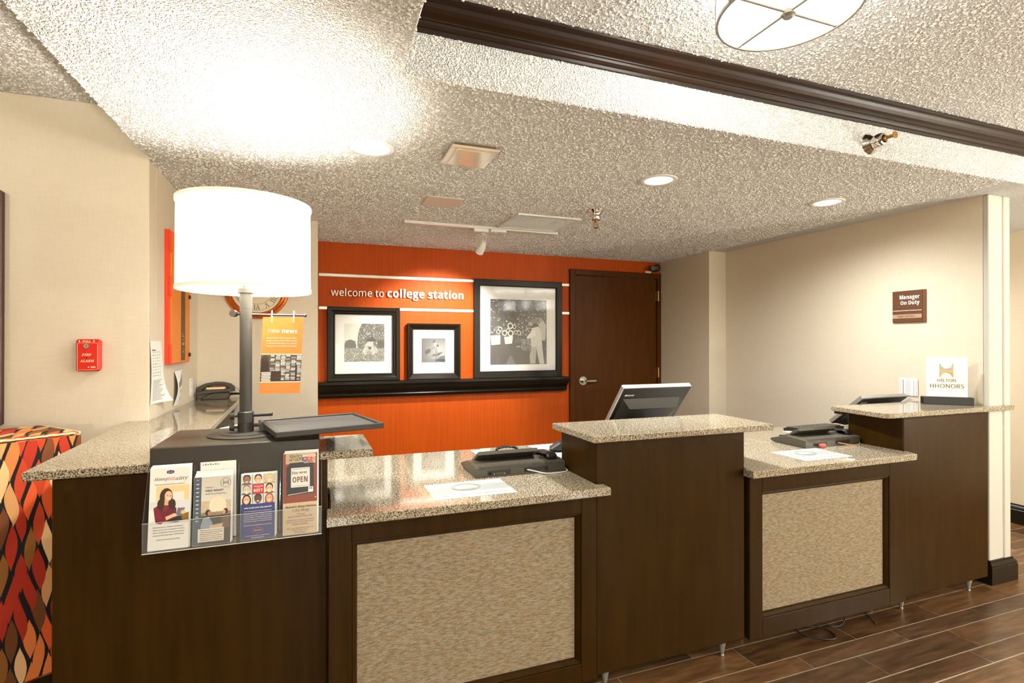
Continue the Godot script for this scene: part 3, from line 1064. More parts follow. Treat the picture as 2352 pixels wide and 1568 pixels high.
func picture(x: float, y: float, w: float, h: float, b: float, bt: float, pr: Array, im: Image, label: String, style: int) -> void:
	var zb := -4.905
	var t := thing("framed_picture", label, "picture", Vector3(x, y, zb), "framed photographs on the picture ledge")
	# frame: four mitred lengths
	var prof: Array
	if style == 1:
		prof = [[0, 0], [0, 0.030], [0.006, 0.036], [0.030, 0.033], [0.044, 0.026], [0.052, 0.025], [0.056, 0.031], [0.062, 0.028], [0.066, 0.016], [0.066, 0.0]]
	elif style == 2:
		prof = [[0, 0], [0, 0.040], [0.005, 0.044], [0.012, 0.043], [0.045, 0.020], [0.052, 0.018], [0.056, 0.013], [0.056, 0]]
	else:
		prof = [[0, 0], [0, 0.027], [0.004, 0.030], [0.058, 0.030], [0.064, 0.027], [0.066, 0.010], [0.066, 0]]
	var k := b / float(prof[-1][0])
	var fm := mb()
	var cs := [Vector2(0, 0), Vector2(w, 0), Vector2(w, h), Vector2(0, h)]
	var inw := [Vector2(1, 1), Vector2(-1, 1), Vector2(-1, -1), Vector2(1, -1)]
	for e in 4:
		var j := (e + 1) % 4
		for i in prof.size() - 1:
			var a: Array = prof[i]
			var c: Array = prof[i + 1]
			var p := []
			for q in [[cs[e], inw[e], a], [cs[j], inw[j], a], [cs[j], inw[j], c], [cs[e], inw[e], c]]:
				var pp: Vector2 = q[0] + q[1] * q[2][0] * k
				p.append(Vector3(pp.x, pp.y, q[2][1]))
			var tang: Vector2 = (cs[j] - cs[e]).normalized()
			var nn := Vector2(-tang.y, tang.x)
			var d := Vector2(c[0] - a[0], c[1] - a[1])
			face(fm, p, Vector3(nn.x * -d.y, nn.y * -d.y, d.x) if absf(d.x) > 1e-6 or d.y < 0 else Vector3(-nn.x, -nn.y, 0))
	obj("frame", fm, M.black_wood, t)
	obj("mat_board", bx(Vector3(b - 0.004, b - 0.004, 0.002), Vector3(w - b + 0.004, h - b + 0.004, 0.006), 0.0), M.mat_board, t)
	var px: float = b + pr[0]
	var py: float = h - b - pr[1]
	var z := 0.0066
	obj("print", sheet(Vector3(px, py, z), Vector3(px + pr[2], py, z), Vector3(px + pr[2], py - pr[3], z), Vector3(px, py - pr[3], z), 0.0005), photo(im), t)
	obj("glass", bx(Vector3(b - 0.002, b - 0.002, 0.0085), Vector3(w - b + 0.002, h - b + 0.002, 0.0095), 0.0), M.glass, t)

func blots(im: Image, x: float, y: float, w: float, h: float, n: int, a: float, b: float, r: float) -> void:
	for i in n:
		ell(im, x + rng.randf() * w, y + rng.randf() * h, r * rng.randf_range(0.4, 1.2), r * rng.randf_range(0.4, 1.0), grey(rng.randf_range(a, b)))

func photo(im: Image) -> StandardMaterial3D:
	# printed with the strong contrast of a black and white photograph
	for y in im.get_height():
		for x in im.get_width():
			var c := im.get_pixel(x, y)
			im.set_pixel(x, y, Color(pow(c.r, 1.9), pow(c.g, 1.9), pow(c.b, 1.9)))
	var m := pic(im, 0.95)
	m.metallic_specular = 0.05
	return m

func pic_hay() -> Image:
	var im := blank(300, 296, grey(0.80))
	# big round bale, small bale, stubble
	for i in 150:
		pass
	ell(im, 240, 110, 150, 175, grey(0.45))
	strokes(im, 95, 0, 205, 240, 2200, 0.2, 0.95, 9, 1.9)
	blots(im, 110, 0, 190, 200, 330, 0.30, 0.92, 5.0)
	poly(im, [[0, 0], [132, 0], [112, 40], [100, 90], [96, 150], [90, 190], [0, 190]], grey(0.88))
	ell(im, 45, 175, 44, 50, grey(0.42))
	strokes(im, 4, 130, 82, 80, 520, 0.06, 0.6, 8, 2.2)
	for k in 9:
		for i in 80:
			var a := i * TAU / 80.0
			var q := Vector2(276 + cos(a) * k * 4.6, 92 + sin(a) * k * 6)
			if q.x < 299 and q.x > 200:
				im.set_pixel(int(q.x), int(q.y), grey(0.4))
	rect(im, 246, 132, 54, 60, Color(0.40, 0.33, 0.27))
	rect(im, 286, 140, 14, 58, Color(0.52, 0.28, 0.16))
	rect(im, 0, 192, 300, 104, grey(0.66))
	strokes(im, 0, 186, 300, 110, 2400, 0.2, 0.98, 7, 1.6)
	blots(im, 0, 200, 300, 94, 300, 0.35, 0.98, 4.0)
	# child with a wide hat
	ell(im, 200, 205, 48, 34, grey(0.80))
	ell(im, 186, 178, 36, 32, grey(0.83))
	ell(im, 158, 215, 18, 30, grey(0.84))
	ell(im, 214, 215, 16, 30, grey(0.84))
	poly(im, [[176, 178], [204, 182], [196, 204], [182, 200]], grey(0.35))
	ell(im, 198, 145, 19, 22, grey(0.84))
	ell(im, 192, 146, 2, 1.5, grey(0.25))
	ell(im, 206, 146, 2, 1.5, grey(0.25))
	ell(im, 199, 155, 5, 1.6, grey(0.35))
	ell(im, 200, 128, 40, 12, Color(0.20, 0.13, 0.08))
	ell(im, 204, 117, 22, 14, Color(0.23, 0.15, 0.09))
	ell(im, 186, 228, 22, 14, grey(0.72))
	strokes(im, 150, 168, 90, 76, 140, 0.3, 0.55, 6, 0.8)
	return im

func pic_windmill() -> Image:
	var im := blank(200, 200, grey(0.78))
	for y in 200:
		for x in 200:
			var v := 0.50 + 0.24 * smoothstep(180.0, 20.0, Vector2(x - 150, y - 120).length())
			im.set_pixel(x, y, Color(v, v, v))
	var blue := Color(0.22, 0.28, 0.32)
	poly(im, [[96, 14], [112, 10], [150, 100], [138, 116], [104, 60]], Color(0.78, 0.78, 0.76))
	ell(im, 106, 26, 11, 15, grey(0.40))
	ell(im, 134, 62, 10, 10, grey(0.28))
	poly(im, [[26, 104], [68, 84], [76, 112], [34, 140]], blue)
	poly(im, [[68, 98], [108, 74], [109, 77], [70, 101]], grey(0.25))
	for q in [[110, 70, 124, 200], [122, 70, 140, 200], [118, 110, 180, 200], [130, 110, 112, 200]]:
		poly(im, [[q[0], q[1]], [q[0] + 3, q[1]], [q[2] + 4, q[3]], [q[2], q[3]]], grey(0.34))
	poly(im, [[82, 150], [100, 132], [184, 112], [150, 140]], Color(0.20, 0.28, 0.34))
	poly(im, [[118, 186], [160, 150], [196, 144], [198, 198], [170, 198]], Color(0.36, 0.42, 0.44))
	for q in [[118, 132], [130, 130]]:
		ell(im, q[0], q[1], 3, 3, grey(0.9))
	return im

func pic_sunflowers() -> Image:
	var im := blank(420, 450, grey(0.36))
	strokes(im, 0, 0, 420, 260, 6500, 0.08, 0.62, 7, 1.2)
	blots(im, 0, 0, 420, 250, 520, 0.15, 0.80, 7.0)
	blots(im, 200, 120, 190, 190, 260, 0.35, 0.98, 5.0)
	# crates and buckets on a trailer
	poly(im, [[4, 250], [74, 246], [72, 310], [8, 316]], grey(0.86))
	poly(im, [[100, 258], [166, 254], [158, 306], [108, 308]], grey(0.9))
	poly(im, [[180, 274], [240, 270], [236, 300], [184, 304]], grey(0.52))
	for q in [[146, 182, 21], [72, 206, 16], [58, 224, 15], [104, 232, 19], [148, 234, 21], [188, 226, 15], [210, 230, 16], [176, 188, 14], [128, 214, 14]]:
		ell(im, q[0], q[1], q[2], q[2] * 1.05, grey(0.90))
		ell(im, q[0], q[1], q[2] * 0.62, q[2] * 0.66, grey(0.16))
	strokes(im, 170, 230, 80, 44, 260, 0.12, 0.6, 6, 1.4)
	poly(im, [[0, 318], [240, 298], [300, 330], [300, 350], [0, 374]], grey(0.30))
	poly(im, [[0, 318], [240, 298], [240, 304], [0, 326]], grey(0.18))
	rect(im, 0, 374, 300, 76, grey(0.05))
	poly(im, [[0, 366], [300, 344], [300, 356], [0, 384]], grey(0.24))
	rect(im, 46, 384, 20, 66, grey(0.38))
	poly(im, [[220, 364], [244, 362], [238, 450], [214, 450]], Color(0.36, 0.24, 0.18))
	poly(im, [[140, 378], [156, 378], [196, 450], [100, 450]], grey(0.30))
	poly(im, [[146, 388], [152, 388], [184, 446], [114, 446]], grey(0.55))
	# loose bouquet
	strokes(im, 226, 270, 80, 84, 700, 0.35, 0.96, 8, 1.4)
	# child behind
	ell(im, 380, 126, 20, 22, grey(0.25))
	ell(im, 376, 142, 15, 20, grey(0.72))
	poly(im, [[356, 172], [392, 140], [416, 172], [410, 282], [372, 284]], grey(0.82))
	rect(im, 384, 284, 30, 150, grey(0.28))
	# woman with a straw hat, white clothes
	ell(im, 334, 188, 28, 18, grey(0.18))
	ell(im, 322, 166, 42, 14, grey(0.78))
	ell(im, 328, 150, 25, 19, grey(0.62))
	ell(im, 334, 176, 24, 12, grey(0.15))
	poly(im, [[306, 196], [356, 184], [378, 226], [386, 320], [304, 334], [296, 260]], grey(0.88))
	poly(im, [[312, 210], [340, 214], [334, 250], [276, 274], [266, 262]], grey(0.92))
	poly(im, [[304, 330], [344, 330], [334, 446], [296, 446], [290, 390]], grey(0.80))
	poly(im, [[340, 322], [386, 316], [396, 400], [402, 448], [366, 448], [352, 390]], grey(0.86))
	strokes(im, 400, 330, 20, 110, 120, 0.4, 0.95, 5, 1.0)
	# letters on the trailer
	for q in [[192, 322], [202, 321], [212, 320]]:
		rect(im, q[0], q[1], 7, 10, grey(0.82))
		rect(im, q[0] + 2, q[1] + 3, 5, 3, grey(0.33))
	return im

# ---------------------------------------------------------------- the desk
func foot(t: Node3D, x: float, z: float, top: float) -> void:
	var st := mb()
	lathe(st, [Vector2(0, 0), Vector2(0.008, 0), Vector2(0.009, 0.006), Vector2(0.007, 0.009), Vector2(0.019, top), Vector2(0, top)], 20, Transform3D(Basis(), Vector3(x, 0, z)))
	obj("leg", st, M.silver, t)

func desk() -> void:
	var D: Material = M.dark
	# tall left unit
	var t := thing("desk_cabinet", "tall dark wooden desk cabinet at the left, behind the brochure holder", "cabinet", Vector3.ZERO, "dark desk cabinets")
	obj("body", bx(Vector3(-0.758, 0.075, -2.24), Vector3(0.026, 1.041, -1.957), 0.005), D, t)
	obj("dark_plinth", bx(Vector3(-0.72, 0.0, -2.2), Vector3(0.0, 0.075, -2.05), 0.0), M.void, t)  # added support block, near-black like the shaded gap under the cabinet
	for x in [-0.68, -0.05]:
		foot(t, x, -1.985, 0.075)
	t = thing("desk_cabinet", "dark return cabinet under the narrow granite arm along the left wall", "cabinet", Vector3.ZERO, "dark desk cabinets")
	obj("body", bx(Vector3(-0.78, 0.0, -4.10), Vector3(-0.56, 1.041, -2.70), 0.004), D, t)
	# low unit with woven front, left
	low_unit("dark low desk cabinet with the wider woven panel, below the left counter", 0.03, 1.068, Rect2(0.028, 0.07, 1.042, 0.764), Rect2(0.105, 0.148, 0.893, 0.61))
	# tall middle unit
	t = thing("desk_cabinet", "plain tall dark desk cabinet in the middle, under the central raised ledge", "cabinet", Vector3.ZERO, "dark desk cabinets")
	obj("body", bx(Vector3(1.072, 0.075, -2.24), Vector3(1.858, 1.043, -1.910), 0.006), D, t)
	obj("dark_plinth", bx(Vector3(1.11, 0.0, -2.2), Vector3(1.82, 0.075, -2.05), 0.0), M.void, t)  # added block, its near-black colour stands for the shade underneath
	foot(t, 1.135, -1.945, 0.075)
	foot(t, 1.755, -1.945, 0.075)
	# low unit, right
	low_unit("dark low desk cabinet with the narrower scratched woven panel, below the right counter", 1.866, 2.955, Rect2(1.874, 0.07, 1.062, 0.764), Rect2(1.950, 0.160, 0.866, 0.590))
	# tall right unit
	t = thing("desk_cabinet", "tall dark desk cabinet at the right end, beside the cream column", "cabinet", Vector3.ZERO, "dark desk cabinets")
	obj("body", bx(Vector3(2.962, 0.075, -2.24), Vector3(3.695, 1.043, -1.922), 0.006), D, t)
	obj("filler", bx(Vector3(3.697, 0.10, -2.2), Vector3(3.772, 1.043, -1.99), 0.003), D, t)
	obj("dark_plinth", bx(Vector3(3.0, 0.0, -2.2), Vector3(3.70, 0.075, -2.05), 0.0), M.void, t)  # added block, shade under the unit painted as near-black
	foot(t, 2.985, -1.95, 0.075)
	foot(t, 3.575, -1.957, 0.075)
	# granite tops, each a continuous piece
	var g := mb()
	slab(g, [[-0.822, -1.94], [0.180, -1.94], [0.171, -2.266], [-0.46, -2.266], [-0.462, -2.67], [-0.515, -4.10], [-0.785, -4.115], [-0.788, -3.022], [-0.876, -3.022]], LEDGE - 0.029, LEDGE, 0.003)
	tag(obj("granite_ledge", g, M.granite), "raised granite ledge at the left that runs back along the left wall", "countertop", "granite desk tops")
	g = mb()
	slab(g, [[0.022, -1.842], [1.103, -1.842], [1.103, -1.902], [1.070, -1.904], [1.070, -2.246], [1.462, -2.248], [1.462, -2.772], [-0.40, -2.772], [-0.40, -2.248], [0.036, -2.246], [0.036, -1.950], [0.022, -1.948]], LOW - 0.033, LOW, 0.003)
	tag(obj("granite_counter", g, M.granite), "low granite counter at the left with the larger paper mat and a desk phone", "countertop", "granite desk tops")
	g = mb()
	slab(g, [[1.840, -1.842], [2.945, -1.842], [2.975, -1.915], [2.956, -1.918], [2.956, -2.246], [3.772, -2.246], [3.772, -2.772], [1.466, -2.772], [1.466, -2.248], [1.862, -2.246], [1.862, -1.902], [1.840, -1.900]], LOW - 0.033, LOW, 0.003)
	tag(obj("granite_counter", g, M.granite), "low granite counter at the right with the phone that has a coral plug", "countertop", "granite desk tops")
	g = mb()
	slab(g, [[1.045, -1.877], [1.998, -1.877], [2.004, -2.264], [1.039, -2.268]], LEDGE - 0.028, LEDGE, 0.003)
	tag(obj("granite_ledge", g, M.granite), "raised central granite ledge in front of the tilted monitor", "countertop", "granite desk tops")
	g = mb()
	slab(g, [[2.905, -2.302], [2.862, -1.990], [2.868, -1.962], [2.886, -1.942], [2.912, -1.936], [3.985, -1.936], [3.985, -1.962], [3.790, -1.964], [3.776, -2.302]], LEDGE - 0.028, LEDGE, 0.003)
	tag(obj("granite_ledge", g, M.granite), "raised granite ledge at the right end carrying the clear acrylic sign", "countertop", "granite desk tops")

func low_unit(label: String, x0: float, x1: float, fr: Rect2, op: Rect2) -> void:
	var t := thing("desk_cabinet", label, "cabinet", Vector3.ZERO, "dark desk cabinets")
	var D: Material = M.dark
	obj("body", bx(Vector3(x0, 0.09, -2.70), Vector3(x1, LOW - 0.034, -1.935), 0.002), D, t)
	obj("dark_plinth", bx(Vector3(x0 + 0.04, 0.0, -2.65), Vector3(x1 - 0.04, 0.09, -2.06), 0.0), M.void, t)  # added support, coloured as the dark shade below the low unit
	var zf := -1.897
	var zb := -1.934
	var f := mb()
	box(f, Vector3(fr.position.x, fr.position.y, zb), Vector3(op.position.x, fr.end.y, zf), 0.003)
	box(f, Vector3(op.end.x, fr.position.y, zb), Vector3(fr.end.x, fr.end.y, zf), 0.003)
	box(f, Vector3(op.position.x - 0.002, fr.position.y, zb), Vector3(op.end.x + 0.002, op.position.y, zf - 0.0004), 0.003)
	box(f, Vector3(op.position.x - 0.002, op.end.y, zb), Vector3(op.end.x + 0.002, fr.end.y, zf - 0.0004), 0.003)
	obj("frame", f, D, t)
	# sloping bead round the panel
	for e in 4:
		var b := mb()
		var w := 0.012
		var cs := [op.position, Vector2(op.end.x, op.position.y), op.end, Vector2(op.position.x, op.end.y)]
		var iw := [Vector2(1, 1), Vector2(-1, 1), Vector2(-1, -1), Vector2(1, -1)]
		var j := (e + 1) % 4
		var pr := [[0.0, -1.9035], [0.004, -1.9015], [0.010, -1.908], [0.014, -1.912], [0.020, -1.9215], [0.020, -1.93]]
		for i in pr.size() - 1:
			var p := []
			for q in [[e, i], [j, i], [j, i + 1], [e, i + 1]]:
				var c: Vector2 = cs[q[0]] + iw[q[0]] * pr[q[1]][0]
				p.append(Vector3(c.x, c.y, pr[q[1]][1]))
			face(b, p, Vector3(0, 0, 1))
		obj("bead", b, D, t)
	var o := op.grow(-0.014)
	obj("woven_panel", sheet(Vector3(o.position.x, o.end.y, -1.921), Vector3(o.end.x, o.end.y, -1.921), Vector3(o.end.x, o.position.y, -1.921), Vector3(o.position.x, o.position.y, -1.921), 0.006), M.woven, t)
	for x in [x0 + 0.09, x1 - 0.09]:
		foot(t, x, -2.035, 0.09)

# ---------------------------------------------------------------- lamp with its sign arm and tray
func table_lamp() -> void:
	# the black box that straddles the ledge
	var t := thing("display_box", "black wooden display box over the left ledge, under the table lamp", "box")
	var st := mb()
	box(st, Vector3(-0.495, LEDGE + 0.001, -2.268), Vector3(0.0, 1.124, -1.915), 0.003)
	obj("top", st, M.box_wood, t)
	obj("front_panel", bx(Vector3(-0.495, 0.826, -1.937), Vector3(0.0, 1.1235, -1.912), 0.003), M.box_wood, t)
	var L := Vector3(-0.25, 1.1245, -2.10)
	t = thing("table_lamp", "table lamp with a glowing white drum shade, grey pole, sign arm and tray", "lamp", L)
	st = mb()
	lathe(st, [Vector2(0, 0), Vector2(0.122, 0), Vector2(0.122, 0.003), Vector2(0.119, 0.004), Vector2(0.081, 0.004), Vector2(0.080, 0.007), Vector2(0.077, 0.008), Vector2(0, 0.008)], 56)
	obj("base", st, M.pole_dark, t)
	st = mb()
	lathe(st, [Vector2(0, 0.008), Vector2(0.0265, 0.008), Vector2(0.0265, 0.040), Vector2(0.0255, 0.041), Vector2(0.0265, 0.042), Vector2(0.0265, 0.078), Vector2(0.0235, 0.081), Vector2(0, 0.081)], 32)
	obj("collar", st, M.pole_dark, t)
	st = mb()
	lathe(st, [Vector2(0.0, 0.08), Vector2(0.0205, 0.08), Vector2(0.0205, 0.405), Vector2(0.0198, 0.406), Vector2(0.0205, 0.407), Vector2(0.0205, 0.447), Vector2(0.0198, 0.448), Vector2(0.0205, 0.449), Vector2(0.0205, 0.505), Vector2(0.027, 0.506), Vector2(0.027, 0.522), Vector2(0.012, 0.524), Vector2(0.012, 0.58), Vector2(0, 0.58)], 32)
	obj("pole", st, M.pole, t)
	for q in [[0.066, 0.013, 0.05], [0.026, 0.014, 0.052]]:
		st = mb()
		rod(st, Vector3(-0.024, q[0], 0.004), Vector3(-q[2], q[0], 0.006), 0.005)
		rod(st, Vector3(-0.036, q[0], 0.006), Vector3(-q[2], q[0], 0.008), q[1], 20, 0.011)
		obj("clamp_knob", st, M.pole_dark, t)
	st = mb()
	rod(st, Vector3(0.024, 0.066, 0.0), Vector3(0.088, 0.068, 0.012), 0.0065)
	obj("clamp_bar", st, M.pole_dark, t)
	st = mb()
	rod(st, Vector3(0.024, 0.030, 0.0), Vector3(0.072, 0.031, 0.012), 0.0065)
	rod(st, Vector3(0.060, 0.030, 0.022), Vector3(0.060, 0.030, 0.045), 0.016, 20, 0.014)
	obj("tray_arm", st, M.pole_dark, t)
	# tray
	var tr := thing_part("tray", t, Transform3D(Basis(Vector3.UP, 0.2455), Vector3(0.251, 0.022, 0.062)))
	obj("tray_board", bx(Vector3(-0.175, 0.004, -0.165), Vector3(0.175, 0.012, 0.165), 0.002), M.pole_dark, tr)
	obj("tray_liner", bx(Vector3(-0.163, 0.012, -0.153), Vector3(0.163, 0.0135, 0.153), 0.0005), M.pole, tr)
	var rim := mb()
	for q in [[-0.18, 0.18, 0.158, 0.17], [-0.18, 0.18, -0.17, -0.158], [-0.18, -0.168, -0.158, 0.158], [0.168, 0.18, -0.158, 0.158]]:
		box(rim, Vector3(q[0], 0.0, q[2]), Vector3(q[1], 0.019, q[3]), 0.002)
	obj("tray_rim", rim, M.pole_dark, tr)
	# sign arm
	st = mb()
	rod(st, Vector3(0.018, 0.430, 0.0), Vector3(0.198, 0.4295, 0.0), 0.0036)
	ball(st, Vector3(0.199, 0.4295, 0.0), 0.006, 14)
	rod(st, Vector3(-0.018, 0.431, 0.0), Vector3(-0.036, 0.432, 0.0), 0.005)
	rod(st, Vector3(-0.036, 0.432, -0.003), Vector3(-0.042, 0.432, 0.012), 0.012, 20)
	obj("sign_arm", st, M.pole_dark, t)
	# shade, open at both ends
	var y0 := 0.512
	var y1 := 0.826
	st = mb()
	lathe(st, [Vector2(0.218, y0), Vector2(0.216, y1)], 72)
	obj("lamp_shade", st, M.shade, t)
	for y in [y0, y1 - 0.012]:
		st = mb()
		lathe(st, [Vector2(0.2162, y), Vector2(0.2205, y), Vector2(0.2205, y + 0.006), Vector2(0.2195, y + 0.0065), Vector2(0.2205, y + 0.007), Vector2(0.2205, y + 0.012), Vector2(0.2155, y + 0.012)], 72)
		obj("shade_trim", st, M.shade, t)
	st = mb()
	for k in 3:
		var a := TAU * k / 3.0 + 0.4
		rod(st, Vector3(0, y1 - 0.03, 0), Vector3(cos(a) * 0.215, y1 - 0.006, sin(a) * 0.215), 0.002, 6)
	rod(st, Vector3(0, 0.57, 0), Vector3(0, y1 - 0.03, 0), 0.004, 8)
	obj("harp", st, M.silver, t)
	st = mb()
	ball(st, Vector3(0.05, 0.665, 0), 0.034, 16, 1.25)
	obj("bulb", st, glow(Color(1, 0.95, 0.85), 3.0), t)
	var o := OmniLight3D.new()
	o.name = "bulb_light"
	o.position = Vector3(0.05, 0.665, 0)
	o.omni_range = 12
	o.omni_attenuation = 2
	o.light_energy = E_LAMP
	o.light_size = 0.034
	o.light_color = Color(1.0, 0.98, 0.94)
	o.shadow_enabled = true
	t.add_child(o)
	# hanging sign
	var im := blank(280, 540, Color(0.86, 0.52, 0.22))
	rect(im, 0, 258, 280, 6, Color(0.98, 0.95, 0.88))
	rect(im, 0, 454, 280, 6, Color(0.98, 0.95, 0.88))
	rect(im, 0, 264, 280, 190, Color(0.30, 0.25, 0.21))
	for i in 96:
		var x := 66 + (i % 6) * 36 + rng.randi_range(-3, 3)
		var y := 266 + (i / 6) * 11 + rng.randi_range(0, 2)
		var w := rng.randi_range(24, 33)
		if rng.randf() < 0.16:
			continue
		rect(im, x, y, mini(w, 280 - x), 10, grey(rng.randf_range(0.55, 0.92)))
		rect(im, x + 3, y + 3, mini(w - 6, 277 - x), 2, grey(0.3))
		rect(im, x, y + 10, mini(w, 280 - x), 2, grey(0.25))
	var br := Color(0.16, 0.09, 0.05)
	poly(im, [[0, 300], [26, 280], [46, 292], [56, 330], [54, 380], [0, 388]], br)
	ell(im, 32, 286, 20, 20, Color(0.24, 0.16, 0.10))
	rect(im, 72, 380, 70, 74, Color(0.20, 0.11, 0.06))
	rect(im, 0, 400, 74, 54, Color(0.3, 0.2, 0.14))
	for i in 6:
		rect(im, 6 + (i % 2) * 4, 388 + i * 11, 62, 8, grey(0.84))
	rect(im, 240, 340, 12, 114, br)
	strokes(im, 0, 264, 280, 190, 120, 0.1, 0.8, 5, 0.2)
	var S := Vector3(-0.132, 1.405, -2.10)
	t = thing("hanging_sign", "orange new news sign with a grey newsstand picture, hung from the lamp's arm", "sign", S, "", Basis(Vector3(0, 0, 1), -0.012))
	var w2 := 0.0685
	var h2 := 0.140
	var sk := 0.0045
	obj("card", sheet(Vector3(-w2 + sk, h2, 0), Vector3(w2 + sk, h2, 0), Vector3(w2 - sk, -h2, 0.0), Vector3(-w2 - sk, -h2, 0.0), 0.002), pic(im, 0.6), t)
	var lt := mb()
	var wh: Material = M.card
	txt(lt, "new", sans, 0.038, 0, Transform3D(Basis(), Vector3(-0.026, 0.089, 0.0003)))
	txt(lt, "news", bold, 0.053, 0, Transform3D(Basis(), Vector3(0.026, 0.089, 0.0003)))
	lines(lt, ["We are proud to offer our guests with a", "digital version of USA TODAY, located", "at ThePoint.USAToday.com. Printed", "newspapers are available in the lobby."], bold, 0.102, 0.064, 0.0098, 0.0055, Transform3D(Basis(), Vector3(0, 0, 0.0003)), true)
	obj("lettering", lt, wh, t)
	for x in [-0.034, 0.040]:
		var rg := mb()
		var pts := []
		for i in 21:
			var a := TAU * i / 20.0
			pts.append(Vector3(x, 0.139 + sin(a) * 0.021 + 0.003, cos(a) * 0.009))
		tube(rg, pts, 0.0022, 8)
		obj("ring", rg, M.letter, t)

const E_LAMP := 1.15

# ---------------------------------------------------------------- brochures in a clear holder
func emblem(st: SurfaceTool, c: Vector3, w: float, h: float, xf: Transform3D) -> void:
	var p := []
	for q in [[-0.5, 0.0], [-0.42, 0.32], [-0.2, 0.36], [0.0, 0.5], [0.2, 0.36], [0.42, 0.32], [0.5, 0.0], [0.42, -0.32], [0.2, -0.36], [0.0, -0.5], [-0.2, -0.36], [-0.42, -0.32]]:
		p.append(xf * (c + Vector3(q[0] * w, q[1] * h, 0)))
	face(st, p, xf.basis.z)

func person(im: Image, x: float, y: float, k: float, skin: Color, hair: Color, long: bool) -> void:
	if long:
		ell(im, x, y + 6 * k, 27 * k, 36 * k, hair)
	ell(im, x, y - 6 * k, 23 * k, 29 * k, hair)
	ell(im, x, y + 3 * k, 19 * k, 26 * k, skin)
	for s in [-1, 1]:
		ell(im, x + s * 7.5 * k, y - 2 * k, 3 * k, 2 * k, Color(0.15, 0.1, 0.08))
	ell(im, x, y + 14 * k, 8 * k, 4 * k, Color(0.95, 0.93, 0.9))

